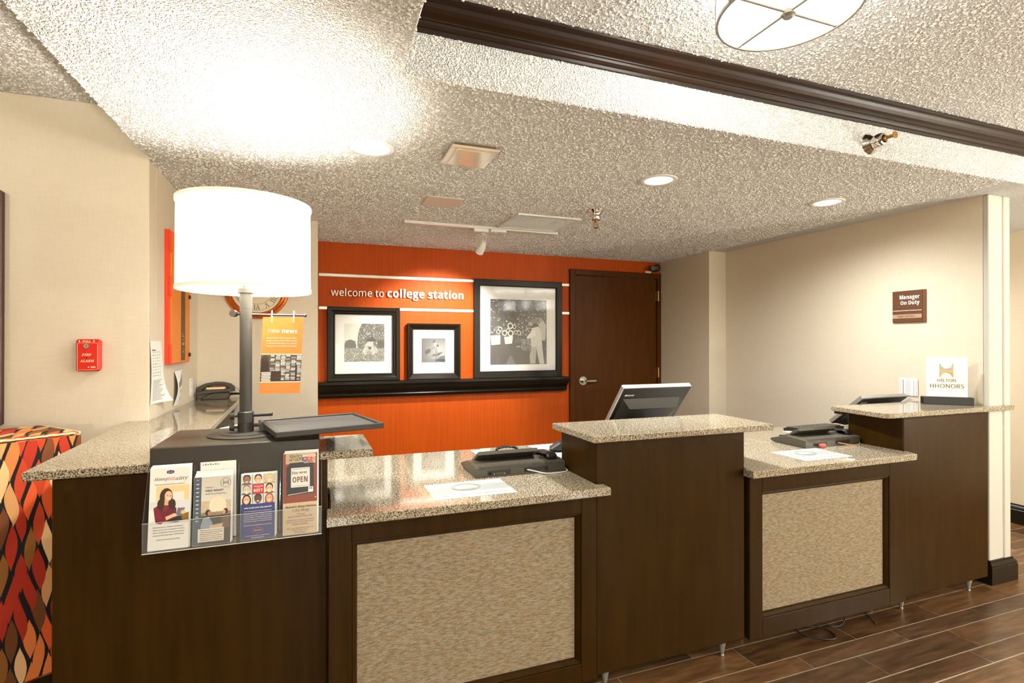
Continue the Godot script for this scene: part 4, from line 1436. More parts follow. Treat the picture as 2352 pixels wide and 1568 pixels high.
func brochures() -> void:
	var tilt := Basis(Vector3(1, 0, 0), -0.17)
	# the holder
	var t := thing("brochure_holder", "clear acrylic brochure holder on the front of the display box", "holder")
	obj("front_lip", bx(Vector3(-0.499, 0.822, -1.851), Vector3(0.007, 0.909, -1.8485), 0.0008), M.acrylic, t)
	obj("floor", bx(Vector3(-0.499, 0.818, -1.912), Vector3(0.007, 0.8215, -1.8485), 0.0008), M.acrylic, t)
	for x in [-0.499, -0.3745, -0.248, -0.123, 0.0045]:
		var sd := mb()
		var pl := PackedVector2Array([Vector2(-1.911, 0.822), Vector2(-1.8515, 0.822), Vector2(-1.8515, 0.909), Vector2(-1.911, 1.06)])
		prism(sd, pl, 0.0025, Transform3D(Basis(Vector3(0, 0, 1), Vector3(0, 1, 0), Vector3(-1, 0, 0)), Vector3(x + 0.0025, 0, 0)), 0.0005)
		obj("divider", sd, M.acrylic, t)
	var eg := mb()
	box(eg, Vector3(-0.499, 0.8175, -1.8484), Vector3(0.007, 0.8205, -1.8468), 0.0004)
	box(eg, Vector3(-0.499, 0.9085, -1.8505), Vector3(0.007, 0.9097, -1.8487), 0.0003)
	obj("polished_edge", eg, M.acrylic_edge, t)

	# 1: woman with a tablet
	var im := blank(220, 490, Color(0.93, 0.91, 0.86))
	rect(im, 36, 110, 184, 92, Color(0.95, 0.80, 0.58))
	rect(im, 60, 150, 130, 120, Color(0.92, 0.89, 0.84))
	rect(im, 0, 202, 220, 140, Color(0.86, 0.85, 0.84))
	ell(im, 30, 300, 46, 60, Color(0.93, 0.91, 0.87))
	rect(im, 0, 340, 220, 150, Color(0.93, 0.92, 0.88))
	poly(im, [[70, 306], [220, 290], [220, 318], [150, 334], [60, 322]], Color(0.12, 0.11, 0.12))
	poly(im, [[180, 286], [220, 278], [220, 330], [180, 318]], Color(0.55, 0.40, 0.10))
	var burg := Color(0.40, 0.06, 0.12)
	poly(im, [[24, 240], [70, 212], [122, 212], [150, 250], [150, 300], [60, 336], [40, 330]], burg)
	poly(im, [[24, 240], [52, 232], [76, 300], [118, 290], [120, 306], [64, 338], [36, 320]], Color(0.48, 0.07, 0.11))
	poly(im, [[72, 218], [110, 218], [96, 262], [80, 258]], Color(0.50, 0.10, 0.18))
	ell(im, 92, 176, 36, 52, Color(0.20, 0.11, 0.06))
	ell(im, 64, 220, 20, 34, Color(0.21, 0.12, 0.07))
	ell(im, 128, 224, 18, 32, Color(0.20, 0.11, 0.06))
	poly(im, [[84, 190], [106, 190], [104, 228], [82, 226]], Color(0.88, 0.66, 0.48))
	ell(im, 104, 172, 21, 30, Color(0.94, 0.74, 0.57))
	ell(im, 104, 186, 8, 4, Color(0.98, 0.94, 0.9))
	ell(im, 98, 168, 4, 2, Color(0.25, 0.15, 0.1))
	ell(im, 114, 172, 4, 2, Color(0.25, 0.15, 0.1))
	poly(im, [[158, 248], [200, 250], [176, 300], [148, 292]], Color(0.42, 0.43, 0.46))
	ell(im, 138, 290, 15, 11, Color(0.93, 0.72, 0.55))
	ell(im, 188, 276, 14, 12, Color(0.93, 0.70, 0.52))
	poly(im, [[90, 296], [136, 280], [138, 300], [96, 318]], Color(0.93, 0.72, 0.55))
	var P1 := pic(im, 0.4)
	var f := leaflet_stack("cream leaflet showing a dark haired woman with a tablet, front of the first stack", "cream leaflet, %s from the front, behind the woman with the tablet", "leaflets of the first stack in the holder", -0.487, 0.107, 0.245, 3, 0.006, P1, M.card, "brochure")
	var q := mb()
	var face_xf := Transform3D(Basis(), Vector3(0.054, 0.245, 0.0016))
	txt(q, "Hamp", serif, 0.035, 0.011, face_xf * Transform3D(Basis(), Vector3(-0.024, -0.035, 0)), 0.0002, 0.35)
	txt(q, "ality", serif, 0.033, 0.013, face_xf * Transform3D(Basis(), Vector3(0.0305, -0.036, 0)), 0.0002, 0.35)
	lines(q, ["Download our newly redesigned", "eDirectory to your computer or mobile", "device, and get fast, free and convenient", "access to all of our over 1,900 hotels."], sans, 0.082, -0.178, 0.0078, 0.0048, face_xf, true)
	txt(q, "Feel the Hamptonality", sans, 0.062, 0.006, face_xf * Transform3D(Basis(), Vector3(0, -0.215, 0)), 0.0002, 0.0)
	txt(q, "Find a ton of options with our eDirectory", sans, 0.08, 0.005, face_xf * Transform3D(Basis(), Vector3(0, -0.051, 0)), 0.0002, 0.2)
	obj("lettering", q, M.ink, f)
	q = mb()
	txt(q, "ton", serif, 0.018, 0.010, face_xf * Transform3D(Basis(), Vector3(0.004, -0.0335, 0)), 0.0002, 0.35)
	obj("orange_lettering", q, M.logo_red, f)
	q = mb()
	emblem(q, Vector3(0, -0.014, 0), 0.021, 0.012, face_xf)
	obj("emblem", q, M.navy, f)
	q = mb()
	txt(q, "Hampton", serif, 0.014, 0.004, face_xf * Transform3D(Basis(), Vector3(0, -0.0145, 0.0003)), 0.0002, 0.25)
	obj("emblem_lettering", q, M.card, f)

	# 2: grey card with a couple at dinner
	im = blank(214, 416, Color(0.78, 0.75, 0.68))
	for y in 200:
		rect(im, 0, y, 214, 1, Color(0.80, 0.77, 0.70).lerp(Color(0.86, 0.83, 0.76), y / 200.0))
	rect(im, 0, 150, 214, 100, Color(0.80, 0.70, 0.55))
	strokes(im, 40, 150, 174, 110, 700, 0.45, 0.85, 5, 0.3)
	ell(im, 138, 182, 50, 58, Color(0.90, 0.84, 0.72))
	rect(im, 40, 220, 174, 22, Color(0.55, 0.42, 0.28))
	strokes(im, 40, 215, 174, 40, 400, 0.25, 0.9, 5, 0.3)
	rect(im, 40, 242, 174, 180, Color(0.25, 0.22, 0.18))
	ell(im, 84, 222, 16, 18, Color(0.14, 0.09, 0.06))
	ell(im, 92, 226, 11, 14, Color(0.70, 0.48, 0.34))
	poly(im, [[42, 300], [54, 256], [88, 246], [112, 290], [100, 316], [44, 322]], Color(0.55, 0.60, 0.66))
	ell(im, 184, 220, 14, 17, Color(0.20, 0.11, 0.07))
	ell(im, 176, 224, 9, 13, Color(0.82, 0.58, 0.42))
	poly(im, [[158, 268], [178, 246], [206, 256], [206, 320], [170, 326]], Color(0.42, 0.30, 0.25))
	poly(im, [[96, 300], [170, 292], [166, 318], [90, 326]], Color(0.80, 0.70, 0.55))
	rect(im, 0, 0, 42, 416, Color(0.29, 0.34, 0.38))
	for i in 11:
		ell(im, 21, 18 + i * 25, 10, 4, Color(0.75, 0.75, 0.72) if i else Color(0.72, 0.5, 0.3))
	rect(im, 28, 318, 148, 80, Color(0.90, 0.86, 0.78))
	var P2 := pic(im, 0.4)
	f = leaflet_stack("grey free night leaflet with a couple at dinner, front of the second stack", "white edged leaflet, %s from the front, behind the grey free night card", "leaflets of the second stack in the holder", -0.369, 0.105, 0.208, 6, 0.016, P2, M.card, "brochure")
	face_xf = Transform3D(Basis(), Vector3(0.0525, 0.208, 0.0016))
	q = mb()
	txt(q, "EARNING A", sans, 0.023, 0, face_xf * Transform3D(Basis(), Vector3(-0.008, -0.034, 0)), 0.0002)
	txt(q, "FREE NIGHT", bold, 0.050, 0, face_xf * Transform3D(Basis(), Vector3(0.005, -0.044, 0)), 0.0002)
	txt(q, "NEVER FELT SO REWARDING", sans, 0.058, 0, face_xf * Transform3D(Basis(), Vector3(0.009, -0.054, 0)), 0.0002)
	lines(q, ["JOIN Hilton HHonors for free and earn", "STAY at 3,600 hotels and resorts worldwide", "RECEIVE members only offers", "CHECK IN faster and more efficiently", "EARN HHonors points and nights", "EXPERIENCE more ways to enjoy your stay"], sans, 0.062, -0.164, 0.0058, 0.0036, face_xf * Transform3D(Basis(), Vector3(-0.001, 0, 0)), true)
	obj("lettering", q, M.ink, f)
	q = mb()
	var pts := []
	for i in 33:
		pts.append(face_xf * Vector3(0.036 + cos(TAU * i / 32.0) * 0.0145, -0.022 + sin(TAU * i / 32.0) * 0.0145, 0))
	tube(q, pts, 0.0006, 5)
	obj("seal_ring", q, M.grey_ink, f)
	q = mb()
	hourglass(q, 0.016, 0.0001, face_xf * Transform3D(Basis(), Vector3(0.036, -0.022, 0)))
	obj("seal_emblem", q, M.grey_ink, f)
	var P2b: Node3D = thing("brochure", "tallest white leaflet at the back of the second stack, its top line showing", "leaflet", Vector3(-0.357, 0.824, -1.908), "leaflets of the second stack in the holder", Basis(Vector3(1, 0, 0), 0.0))
	obj("sheet", bx(Vector3(0, 0, -0.0022), Vector3(0.102, 0.246, -0.0014), 0.0002), M.card, P2b)
	q = mb()
	for k in 7:
		box(q, Vector3(0.006 + k * 0.007, 0.2355, -0.0014), Vector3(0.0105 + k * 0.007, 0.2385 + 0.002 * (k % 2), -0.0012), 0.0)
	obj("printed_line", q, M.grey_ink, P2b)

	# 3: faces over blue
	im = blank(204, 416, Color(0.17, 0.20, 0.44))
	var skins := [[0.62, 0.42, 0.28], [0.90, 0.70, 0.54], [0.95, 0.76, 0.60], [0.92, 0.76, 0.64], [0, 0, 0], [0.92, 0.72, 0.54], [0.92, 0.70, 0.54], [0.40, 0.25, 0.17], [0.94, 0.66, 0.48]]
	var hairs := [[0.20, 0.13, 0.09], [0.20, 0.13, 0.08], [0.85, 0.66, 0.38], [0.55, 0.50, 0.46], [0, 0, 0], [0.08, 0.06, 0.05], [0.15, 0.09, 0.06], [0.25, 0.16, 0.12], [0.62, 0.30, 0.16]]
	for i in 9:
		var cx := (i % 3) * 68
		var cy := (i / 3) * 64
		rect(im, cx, cy, 66, 62, [Color(0.80, 0.84, 0.78), Color(0.74, 0.80, 0.74), Color(0.88, 0.86, 0.76)][(i * 2 + i / 3) % 3])
		if i == 4:
			rect(im, cx, cy, 67, 63, Color(0.78, 0.12, 0.08))
			continue
		var sub := blank(66, 62, im.get_pixel(cx + 2, cy + 2))
		ell(sub, 33, 66, 30, 16, [Color(0.3, 0.3, 0.34), Color(0.85, 0.85, 0.82), Color(0.5, 0.2, 0.2)][i % 3])
		var sk: Array = skins[i]
		var hr: Array = hairs[i]
		person(sub, 34, 32, 1.0, Color(sk[0], sk[1], sk[2]), Color(hr[0], hr[1], hr[2]), i in [2, 6, 8])
		im.blit_rect(sub, Rect2i(0, 0, 66, 62), Vector2i(cx, cy))
	var P3 := pic(im, 0.4)
	f = leaflet_stack("navy leaflet with a grid of smiling faces, front of the thick third stack", "pale edged leaflet, %s from the front, behind the navy faces card", "leaflets of the third stack in the holder", -0.237, 0.101, 0.205, 9, 0.0, P3, M.card, "brochure")
	face_xf = Transform3D(Basis(), Vector3(0.0505, 0.205, 0.0016))
	q = mb()
	txt(q, "CATCH ME", bold, 0.026, 0, face_xf * Transform3D(Basis(), Vector3(0, -0.039, 0)), 0.0002)
	txt(q, "at my", sans, 0.010, 0, face_xf * Transform3D(Basis(), Vector3(0, -0.0445, 0)), 0.0002)
	txt(q, "BEST", bold, 0.026, 0, face_xf * Transform3D(Basis(), Vector3(0, -0.052, 0)), 0.0002)
	txt(q, "who made your day special?", bold, 0.080, 0, face_xf * Transform3D(Basis(), Vector3(0, -0.106, 0)), 0.0002)
	lines(q, ["Catch Me at My Best is all about celebrating our", "associates' commitment to hospitality. From June", "through August, guests, managers, and peers", "are encouraged to recognize individuals who", "positively impacted their day by filling out this", "card and turning it in at the front desk.", "", "Thank you for catching me at my best."], sans, 0.082, -0.117, 0.0062, 0.0040, face_xf, true)
	txt(q, "Hampton", serif, 0.022, 0, face_xf * Transform3D(Basis(), Vector3(0, -0.177, 0.0003)), 0.0002, 0.25)
	lines(q, ["You can also submit your catch online at", "www.GuestCatch.com"], sans, 0.07, -0.193, 0.006, 0.0036, face_xf)
	obj("lettering", q, M.card, f)
	q = mb()
	emblem(q, Vector3(0, -0.177, -0.0002), 0.034, 0.020, face_xf)
	obj("emblem", q, M.logo_red, f)
	q = mb()
	emblem(q, Vector3(0, -0.177, 0.0), 0.031, 0.017, face_xf)
	obj("emblem_field", q, M.navy, f)

	# 4: city map with a shop door
	im = blank(216, 510, Color(0.50, 0.19, 0.05))
	rect(im, 14, 0, 190, 66, Color(0.78, 0.62, 0.46))
	strokes(im, 20, 6, 120, 46, 220, 0.4, 0.8, 6, 0.4)
	for i in 60:
		ell(im, 40 + rng.randf() * 80, 8 + rng.randf() * 40, 4, 3, Color(0.32, 0.42, 0.26))
	poly(im, [[20, 92], [40, 60], [190, 56], [196, 258], [22, 268]], Color(0.09, 0.06, 0.05))
	poly(im, [[28, 258], [170, 248], [170, 252], [28, 264]], Color(0.7, 0.68, 0.66))
	rect(im, 48, 92, 120, 124, Color(0.86, 0.86, 0.82))
	rect(im, 54, 100, 108, 2, Color(0.5, 0.48, 0.44))
	rect(im, 54, 206, 108, 2, Color(0.5, 0.48, 0.44))
	rect(im, 158, 218, 32, 34, Color(0.92, 0.90, 0.88))
	ell(im, 168, 228, 6, 4, Color(0.7, 0.2, 0.15))
	ell(im, 180, 228, 6, 4, Color(0.3, 0.3, 0.5))
	for q2 in [[138, Color(0.20, 0.24, 0.45)], [166, Color(0.80, 0.22, 0.12)]]:
		ell(im, q2[0], 38, 21, 16, q2[1])
		ell(im, q2[0], 38, 12, 8, Color(0.75, 0.58, 0.42))
	rect(im, 0, 312, 216, 198, Color(0.78, 0.68, 0.53))
	ell(im, 206, 286, 4, 5, Color(0.85, 0.75, 0.6))
	var P4 := pic(im, 0.4)
	f = leaflet_stack("city map leaflet with an open sign on a brown door, at the stack's front", "white edged leaflet, %s from the front, behind the city map", "leaflets of the fourth stack in the holder", -0.113, 0.106, 0.262, 4, 0.008, P4, M.card, "brochure")
	face_xf = Transform3D(Basis(), Vector3(0.053, 0.262, 0.0016))
	q = mb()
	txt(q, "Yes", serif_bold, 0.020, 0, face_xf * Transform3D(Basis(), Vector3(-0.018, -0.064, 0)), 0.0002, 0.35)
	txt(q, "WE'RE", bold, 0.024, 0, face_xf * Transform3D(Basis(), Vector3(0.008, -0.064, 0)), 0.0002)
	txt(q, "OPEN", bold, 0.046, 0.018, face_xf * Transform3D(Basis(), Vector3(-0.001, -0.086, 0)), 0.0002)
	obj("sign_lettering", q, rgb(112, 66, 22, 0.6), f)
	q = mb()
	txt(q, "Bryan/College Station", serif_bold, 0.094, 0, face_xf * Transform3D(Basis(), Vector3(0.002, -0.174, 0)), 0.0002)
	txt(q, "City Map", serif, 0.050, 0, face_xf * Transform3D(Basis(), Vector3(0.002, -0.186, 0)), 0.0002)
	txt(q, "Including", serif, 0.024, 0, face_xf * Transform3D(Basis(), Vector3(0.002, -0.198, 0)), 0.0002)
	lines(q, ["Brazos County & Texas A&M"], serif, 0.074, -0.205, 0.008, 0.006, face_xf)
	lines(q, ["Compliments of Cooperative Marketing", "Partners of the Bryan/College Station", "Chamber of Commerce", "", "4001 East 29th Street, Suite 175", "Bryan, Texas 77802", "979.260.5200"], serif, 0.084, -0.216, 0.0066, 0.0046, face_xf)
	obj("lettering", q, rgb(66, 46, 28, 0.7), f)
	q = mb()
	txt(q, "BRAZOS", bold, 0.040, 0.008, face_xf * Transform3D(Basis(), Vector3(0.028, -0.010, 0)), 0.0002)
	txt(q, "Chamber of Commerce", bold, 0.036, 0.0035, face_xf * Transform3D(Basis(), Vector3(0.028, -0.032, 0)), 0.0002)
	obj("white_lettering", q, M.card, f)

# a stack of leaflets leaning in the holder: the front one carries the print
func leaflet_stack(front: String, behind: String, group: String, x: float, w: float, h: float, n: int, rise: float, print_mat: Material, edge: Material, called: String) -> Node3D:
	var lean := Basis(Vector3(1, 0, 0), -0.105 - 0.02 * (0 if n > 6 else 1))
	var first: Node3D
	var step := 0.0034
	for i in n:
		var k := float(i) / maxf(n - 1, 1)
		var at := Vector3(x + (rng.randf_range(-0.0015, 0.0015) + k * 0.003 if i else 0.0), 0.8225, -1.8575 - i * step)
		var t := thing(called, front if i == 0 else behind % ["", "second", "third", "fourth", "fifth", "sixth", "seventh", "eighth", "rearmost"][i], "leaflet", at, group, lean)
		var hh := h + rise * k + (rng.randf_range(-0.0015, 0.0015) if i else 0.0)
		obj("leaflet_body", bx(Vector3(0, 0, -0.0012), Vector3(w, hh, 0.0009), 0.0004), edge, t)
		if i == 0:
			obj("print", sheet(Vector3(0.0006, h - 0.0006, 0.0013), Vector3(w - 0.0006, h - 0.0006, 0.0013), Vector3(w - 0.0006, 0.0006, 0.0013), Vector3(0.0006, 0.0006, 0.0013), 0.0003), print_mat, t)
			first = t
	return first

func hourglass(st: SurfaceTool, w: float, d: float, xf: Transform3D) -> void:
	# an emblem of two arches back to back
	for s in [1.0, -1.0]:
		var p := PackedVector2Array()
		p.append(Vector2(-w / 2, s * w * 0.03))
		p.append(Vector2(-w / 2, s * w * 0.46))
		for i in 9:
			var a := PI + PI * i / 8.0
			p.append(Vector2(cos(a) * w * 0.44, s * (w * 0.46 + sin(a) * w * 0.34)))
		p.append(Vector2(w / 2, s * w * 0.46))
		p.append(Vector2(w / 2, s * w * 0.03))
		prism(st, p, d, xf, 0.0)

# ---------------------------------------------------------------- things on the desk
func console_phone(label: String, at: Vector3) -> Node3D:
	var t := thing("desk_phone", label, "phone", at, "multi line desk phones")
	var W := 0.43
	var prof := PackedVector2Array()
	for q in [[0, 0], [0, 0.041], [0.004, 0.045], [0.10, 0.051], [0.135, 0.050], [0.235, 0.022], [0.245, 0.016], [0.24, 0.008], [0.20, 0.0]]:
		prof.append(Vector2(q[0], q[1]))
	var st := mb()
	var px := Transform3D(Basis(Vector3(0, 0, -1), Vector3(0, 1, 0), Vector3(1, 0, 0)), Vector3.ZERO)
	prism(st, prof, W, px, 0.004)
	obj("base", st, M.phone, t)
	# ribbed vent strip along the rear edge
	for k in 46:
		obj("rib", bx(Vector3(0.02 + k * 0.0083, 0.032, -0.075), Vector3(0.024 + k * 0.0083, 0.0475, 0.0015), 0.001), M.phone, t)
	# display panel on its hinge, leaning back over the rear
	var a := Vector2(0.132, 0.047)
	var b := Vector2(0.070, 0.083)
	var n := Vector2(b.y - a.y, -(b.x - a.x)).normalized()
	var dp := PackedVector2Array([a, b, b + n * 0.016, a + n * 0.016])
	st = mb()
	prism(st, dp, 0.29, Transform3D(px.basis, Vector3(0.035, 0, 0)), 0.003)
	obj("display_panel", st, M.phone, t)
	for k in 42:
		var u := (a - b).normalized()
		var x := 0.04 + k * 0.0067
		var rp := PackedVector2Array([b - n * 0.001, b + u * 0.07 - n * 0.001, b + u * 0.07 + n * 0.001, b + n * 0.001])
		var r := mb()
		prism(r, rp, 0.0034, Transform3D(px.basis, Vector3(x, 0, 0)), 0.0)
		obj("rib", r, M.phone, t)
	# keys on the user's side
	for k in 12:
		obj("key", bx(Vector3(0.05 + (k % 6) * 0.045, 0.030 - (k / 6) * 0.012, -0.225 + (k / 6) * -0.0), Vector3(0.082 + (k % 6) * 0.045, 0.036 - (k / 6) * 0.012, -0.205), 0.002), M.phone_dark, t)
	# handset
	st = mb()
	var hp := PackedVector2Array()
	for q in [[0.030, 0.046], [0.026, 0.062], [0.034, 0.074], [0.055, 0.078], [0.080, 0.074], [0.12, 0.069], [0.17, 0.068], [0.20, 0.062], [0.225, 0.045], [0.222, 0.030], [0.19, 0.036], [0.15, 0.056], [0.10, 0.060], [0.085, 0.050]]:
		hp.append(Vector2(q[0], q[1]))
	prism(st, hp, 0.052, Transform3D(px.basis, Vector3(0.352, 0, 0)), 0.008)
	obj("handset", st, M.phone_dark, t)
	# sockets at the rear
	obj("socket_plate", bx(Vector3(0.055, 0.006, -0.004), Vector3(0.165, 0.029, 0.0008), 0.002), M.phone_dark, t)
	obj("socket_plate", bx(Vector3(0.225, 0.008, -0.004), Vector3(0.345, 0.030, 0.0008), 0.002), M.phone_dark, t)
	obj("serial_port", bx(Vector3(0.093, 0.008, 0.0), Vector3(0.130, 0.018, 0.003), 0.002), M.phone, t)
	for q in [0.087, 0.134]:
		st = mb()
		rod(st, Vector3(q, 0.013, 0.0), Vector3(q, 0.013, 0.003), 0.0025, 10)
		obj("port_screw", st, M.steel, t)
	obj("jack", bx(Vector3(0.062, 0.009, 0.0), Vector3(0.074, 0.021, 0.0016), 0.001), M.void, t)
	obj("jack", bx(Vector3(0.232, 0.012, 0.0), Vector3(0.246, 0.026, 0.0016), 0.001), M.void, t)
	return t

func paper_mat(label: String, at: Vector3, yaw: float) -> void:
	var im := blank(330, 220, Color(0.69, 0.715, 0.69))
	rect(im, 0, 62, 330, 84, Color(0.61, 0.625, 0.60))
	rect(im, 0, 60, 330, 3, Color(0.61, 0.62, 0.61))
	var t := thing("paper_mat", label, "mat", at, "printed paper mats on the low counters", Basis(Vector3.UP, yaw))
	obj("sheet", sheet(Vector3(-0.163, 0.0012, -0.109), Vector3(0.163, 0.0012, -0.109), Vector3(0.163, 0.0012, 0.109), Vector3(-0.163, 0.0012, 0.109), 0.0012), pic(im, 0.35), t)
	var xf := Transform3D(Basis(Vector3(1, 0, 0), Vector3(0, 0, -1), Vector3(0, 1, 0)), Vector3(0, 0.0014, 0))
	var st := mb()
	for k in 3:
		var pts := []
		for i in 41:
			var a := TAU * i / 40.0
			pts.append(xf * Vector3(-0.008 + cos(a) * (0.060 - k * 0.004), 0.026 + sin(a) * (0.047 - k * 0.0035), 0))
		tube(st, pts, 0.0008 if k != 1 else 0.0004, 6)
	txt(st, "GUARANTEE", sans, 0.05, 0, xf * Transform3D(Basis(), Vector3(-0.008, -0.002, 0)), 0.0003)
	obj("oval_seal", st, M.grey_ink, t)
	st = mb()
	txt(st, "100%", serif_bold, 0.045, 0, xf * Transform3D(Basis(), Vector3(-0.008, 0.051, 0)), 0.0003, 0.2)
	txt(st, "Hampton", serif_bold, 0.082, 0, xf * Transform3D(Basis(), Vector3(-0.008, 0.024, 0)), 0.0003, 0.2)
	obj("seal_lettering", st, M.white, t)
	st = mb()
	txt(st, "If you're not satisfied, we don't expect you to pay", serif, 0.255, 0.008, xf * Transform3D(Basis(), Vector3(0.005, -0.074, 0)), 0.0003, 0.2)
	obj("lettering", st, M.grey_ink, t)

func monitor(label: String, at: Vector3, tilt: float, w: float, h: float, stand: bool) -> void:
	# at is the middle of the top rear edge; the screen faces the clerk
	var u := Vector3(0, cos(tilt), sin(tilt))
	var n := Vector3(0, -sin(tilt), cos(tilt))
	var B := Basis(Vector3(1, 0, 0), u, n)
	var t := thing("monitor", label, "monitor", at, "flat monitors of the clerks", B)
	obj("bezel", bx(Vector3(-w / 2, -h, -0.030), Vector3(w / 2, 0, -0.003), 0.004), M.silver, t)
	obj("rear_shell", bx(Vector3(-w / 2 + 0.003, -h + 0.003, -0.004), Vector3(w / 2 - 0.003, -0.002, 0.001), 0.002), M.black, t)
	obj("screen", bx(Vector3(-w / 2 + 0.02, -h + 0.02, -0.031), Vector3(w / 2 - 0.02, -0.02, -0.0295), 0.0), rgb(20, 24, 30, 0.1), t)
	var x0 := -w * 0.44
	var x1 := w * 0.40
	var y1 := -h * 0.24
	var y0 := -h * 0.97
	var d := 0.034
	var k := 0.045
	var st := mb()
	var lo := [Vector3(x0, y0, 0), Vector3(x1, y0, 0), Vector3(x1, y1, 0), Vector3(x0, y1, 0)]
	var hi := [Vector3(x0 + k, y0 + k * 0.5, d), Vector3(x1 - k * 1.6, y0 + k * 0.5, d), Vector3(x1 - k * 0.4, y1 - k, d), Vector3(x0 + k, y1 - k, d)]
	var ns := [Vector3(0, -1, 0.6), Vector3(1, 0, 0.6), Vector3(0, 1, 0.6), Vector3(-1, 0, 0.6)]
	for e in 4:
		var j := (e + 1) % 4
		face(st, [lo[e], lo[j], hi[j], hi[e]], ns[e])
	face(st, hi, Vector3(0, 0, 1))
	obj("rear_bulge", st, M.black, t)
	# perforated vents on the upper and left slopes
	var im := blank(256, 32, Color(0.08, 0.075, 0.06))
	for y in 8:
		for x in 64:
			ell(im, x * 4 + 1.5 + (2 if y % 2 else 0), y * 4 + 2, 1.4, 1.4, Color(0.42, 0.41, 0.37))
	var vm := pic(im, 0.5)
	var o := Vector3(0, 0.0006, 0.0006)
	obj("vent", sheet(lo[3] + o, lo[2] + o, hi[2] + o, hi[3] + o, 0.0004), vm, t)
	st = mb()
	txt(st, "lenovo", bold, 0.055, 0.0, Transform3D(Basis(), Vector3(-w / 2 + 0.055, -h * 0.155, 0.0012)), 0.0004, 0.25)
	obj("lettering", st, M.card, t)
	obj("warranty_label", bx(Vector3(x1 - 0.050, -h * 0.56, d * 0.62), Vector3(x1 - 0.018, -h * 0.52, d * 0.62 + 0.001), 0.0, Transform3D(Basis(), Vector3(0, 0, 0.003))), rgb(200, 84, 60, 0.5), t)
	if stand:
		# neck down to a foot on the counter
		st = mb()
		var foot_y := LOW - at.y
		var iv := B.inverse()
		var p0 := Vector3(0, -h * 0.6, -0.0)
		var wpos := B * p0
		rod(st, p0, iv * Vector3(0, foot_y + 0.012, wpos.z - 0.02), 0.022, 16)
		obj("neck", st, M.black, t)
		st = mb()
		box(st, Vector3(-0.12, foot_y + 0.0005, wpos.z - 0.11), Vector3(0.12, foot_y + 0.014, wpos.z + 0.06), 0.004, Transform3D(iv, Vector3.ZERO))
		obj("foot", st, M.black, t)

func flat_sheet(called: String, label: String, cat: String, at: Vector3, w: float, h: float, yaw: float, mat: Material) -> Node3D:
	var o := obj(called, bx(Vector3(-w / 2, 0.0002, -h / 2), Vector3(w / 2, 0.0010, h / 2), 0.0), mat)
	o.position = at
	o.rotation.y = yaw
	tag(o, label, cat)
	return o

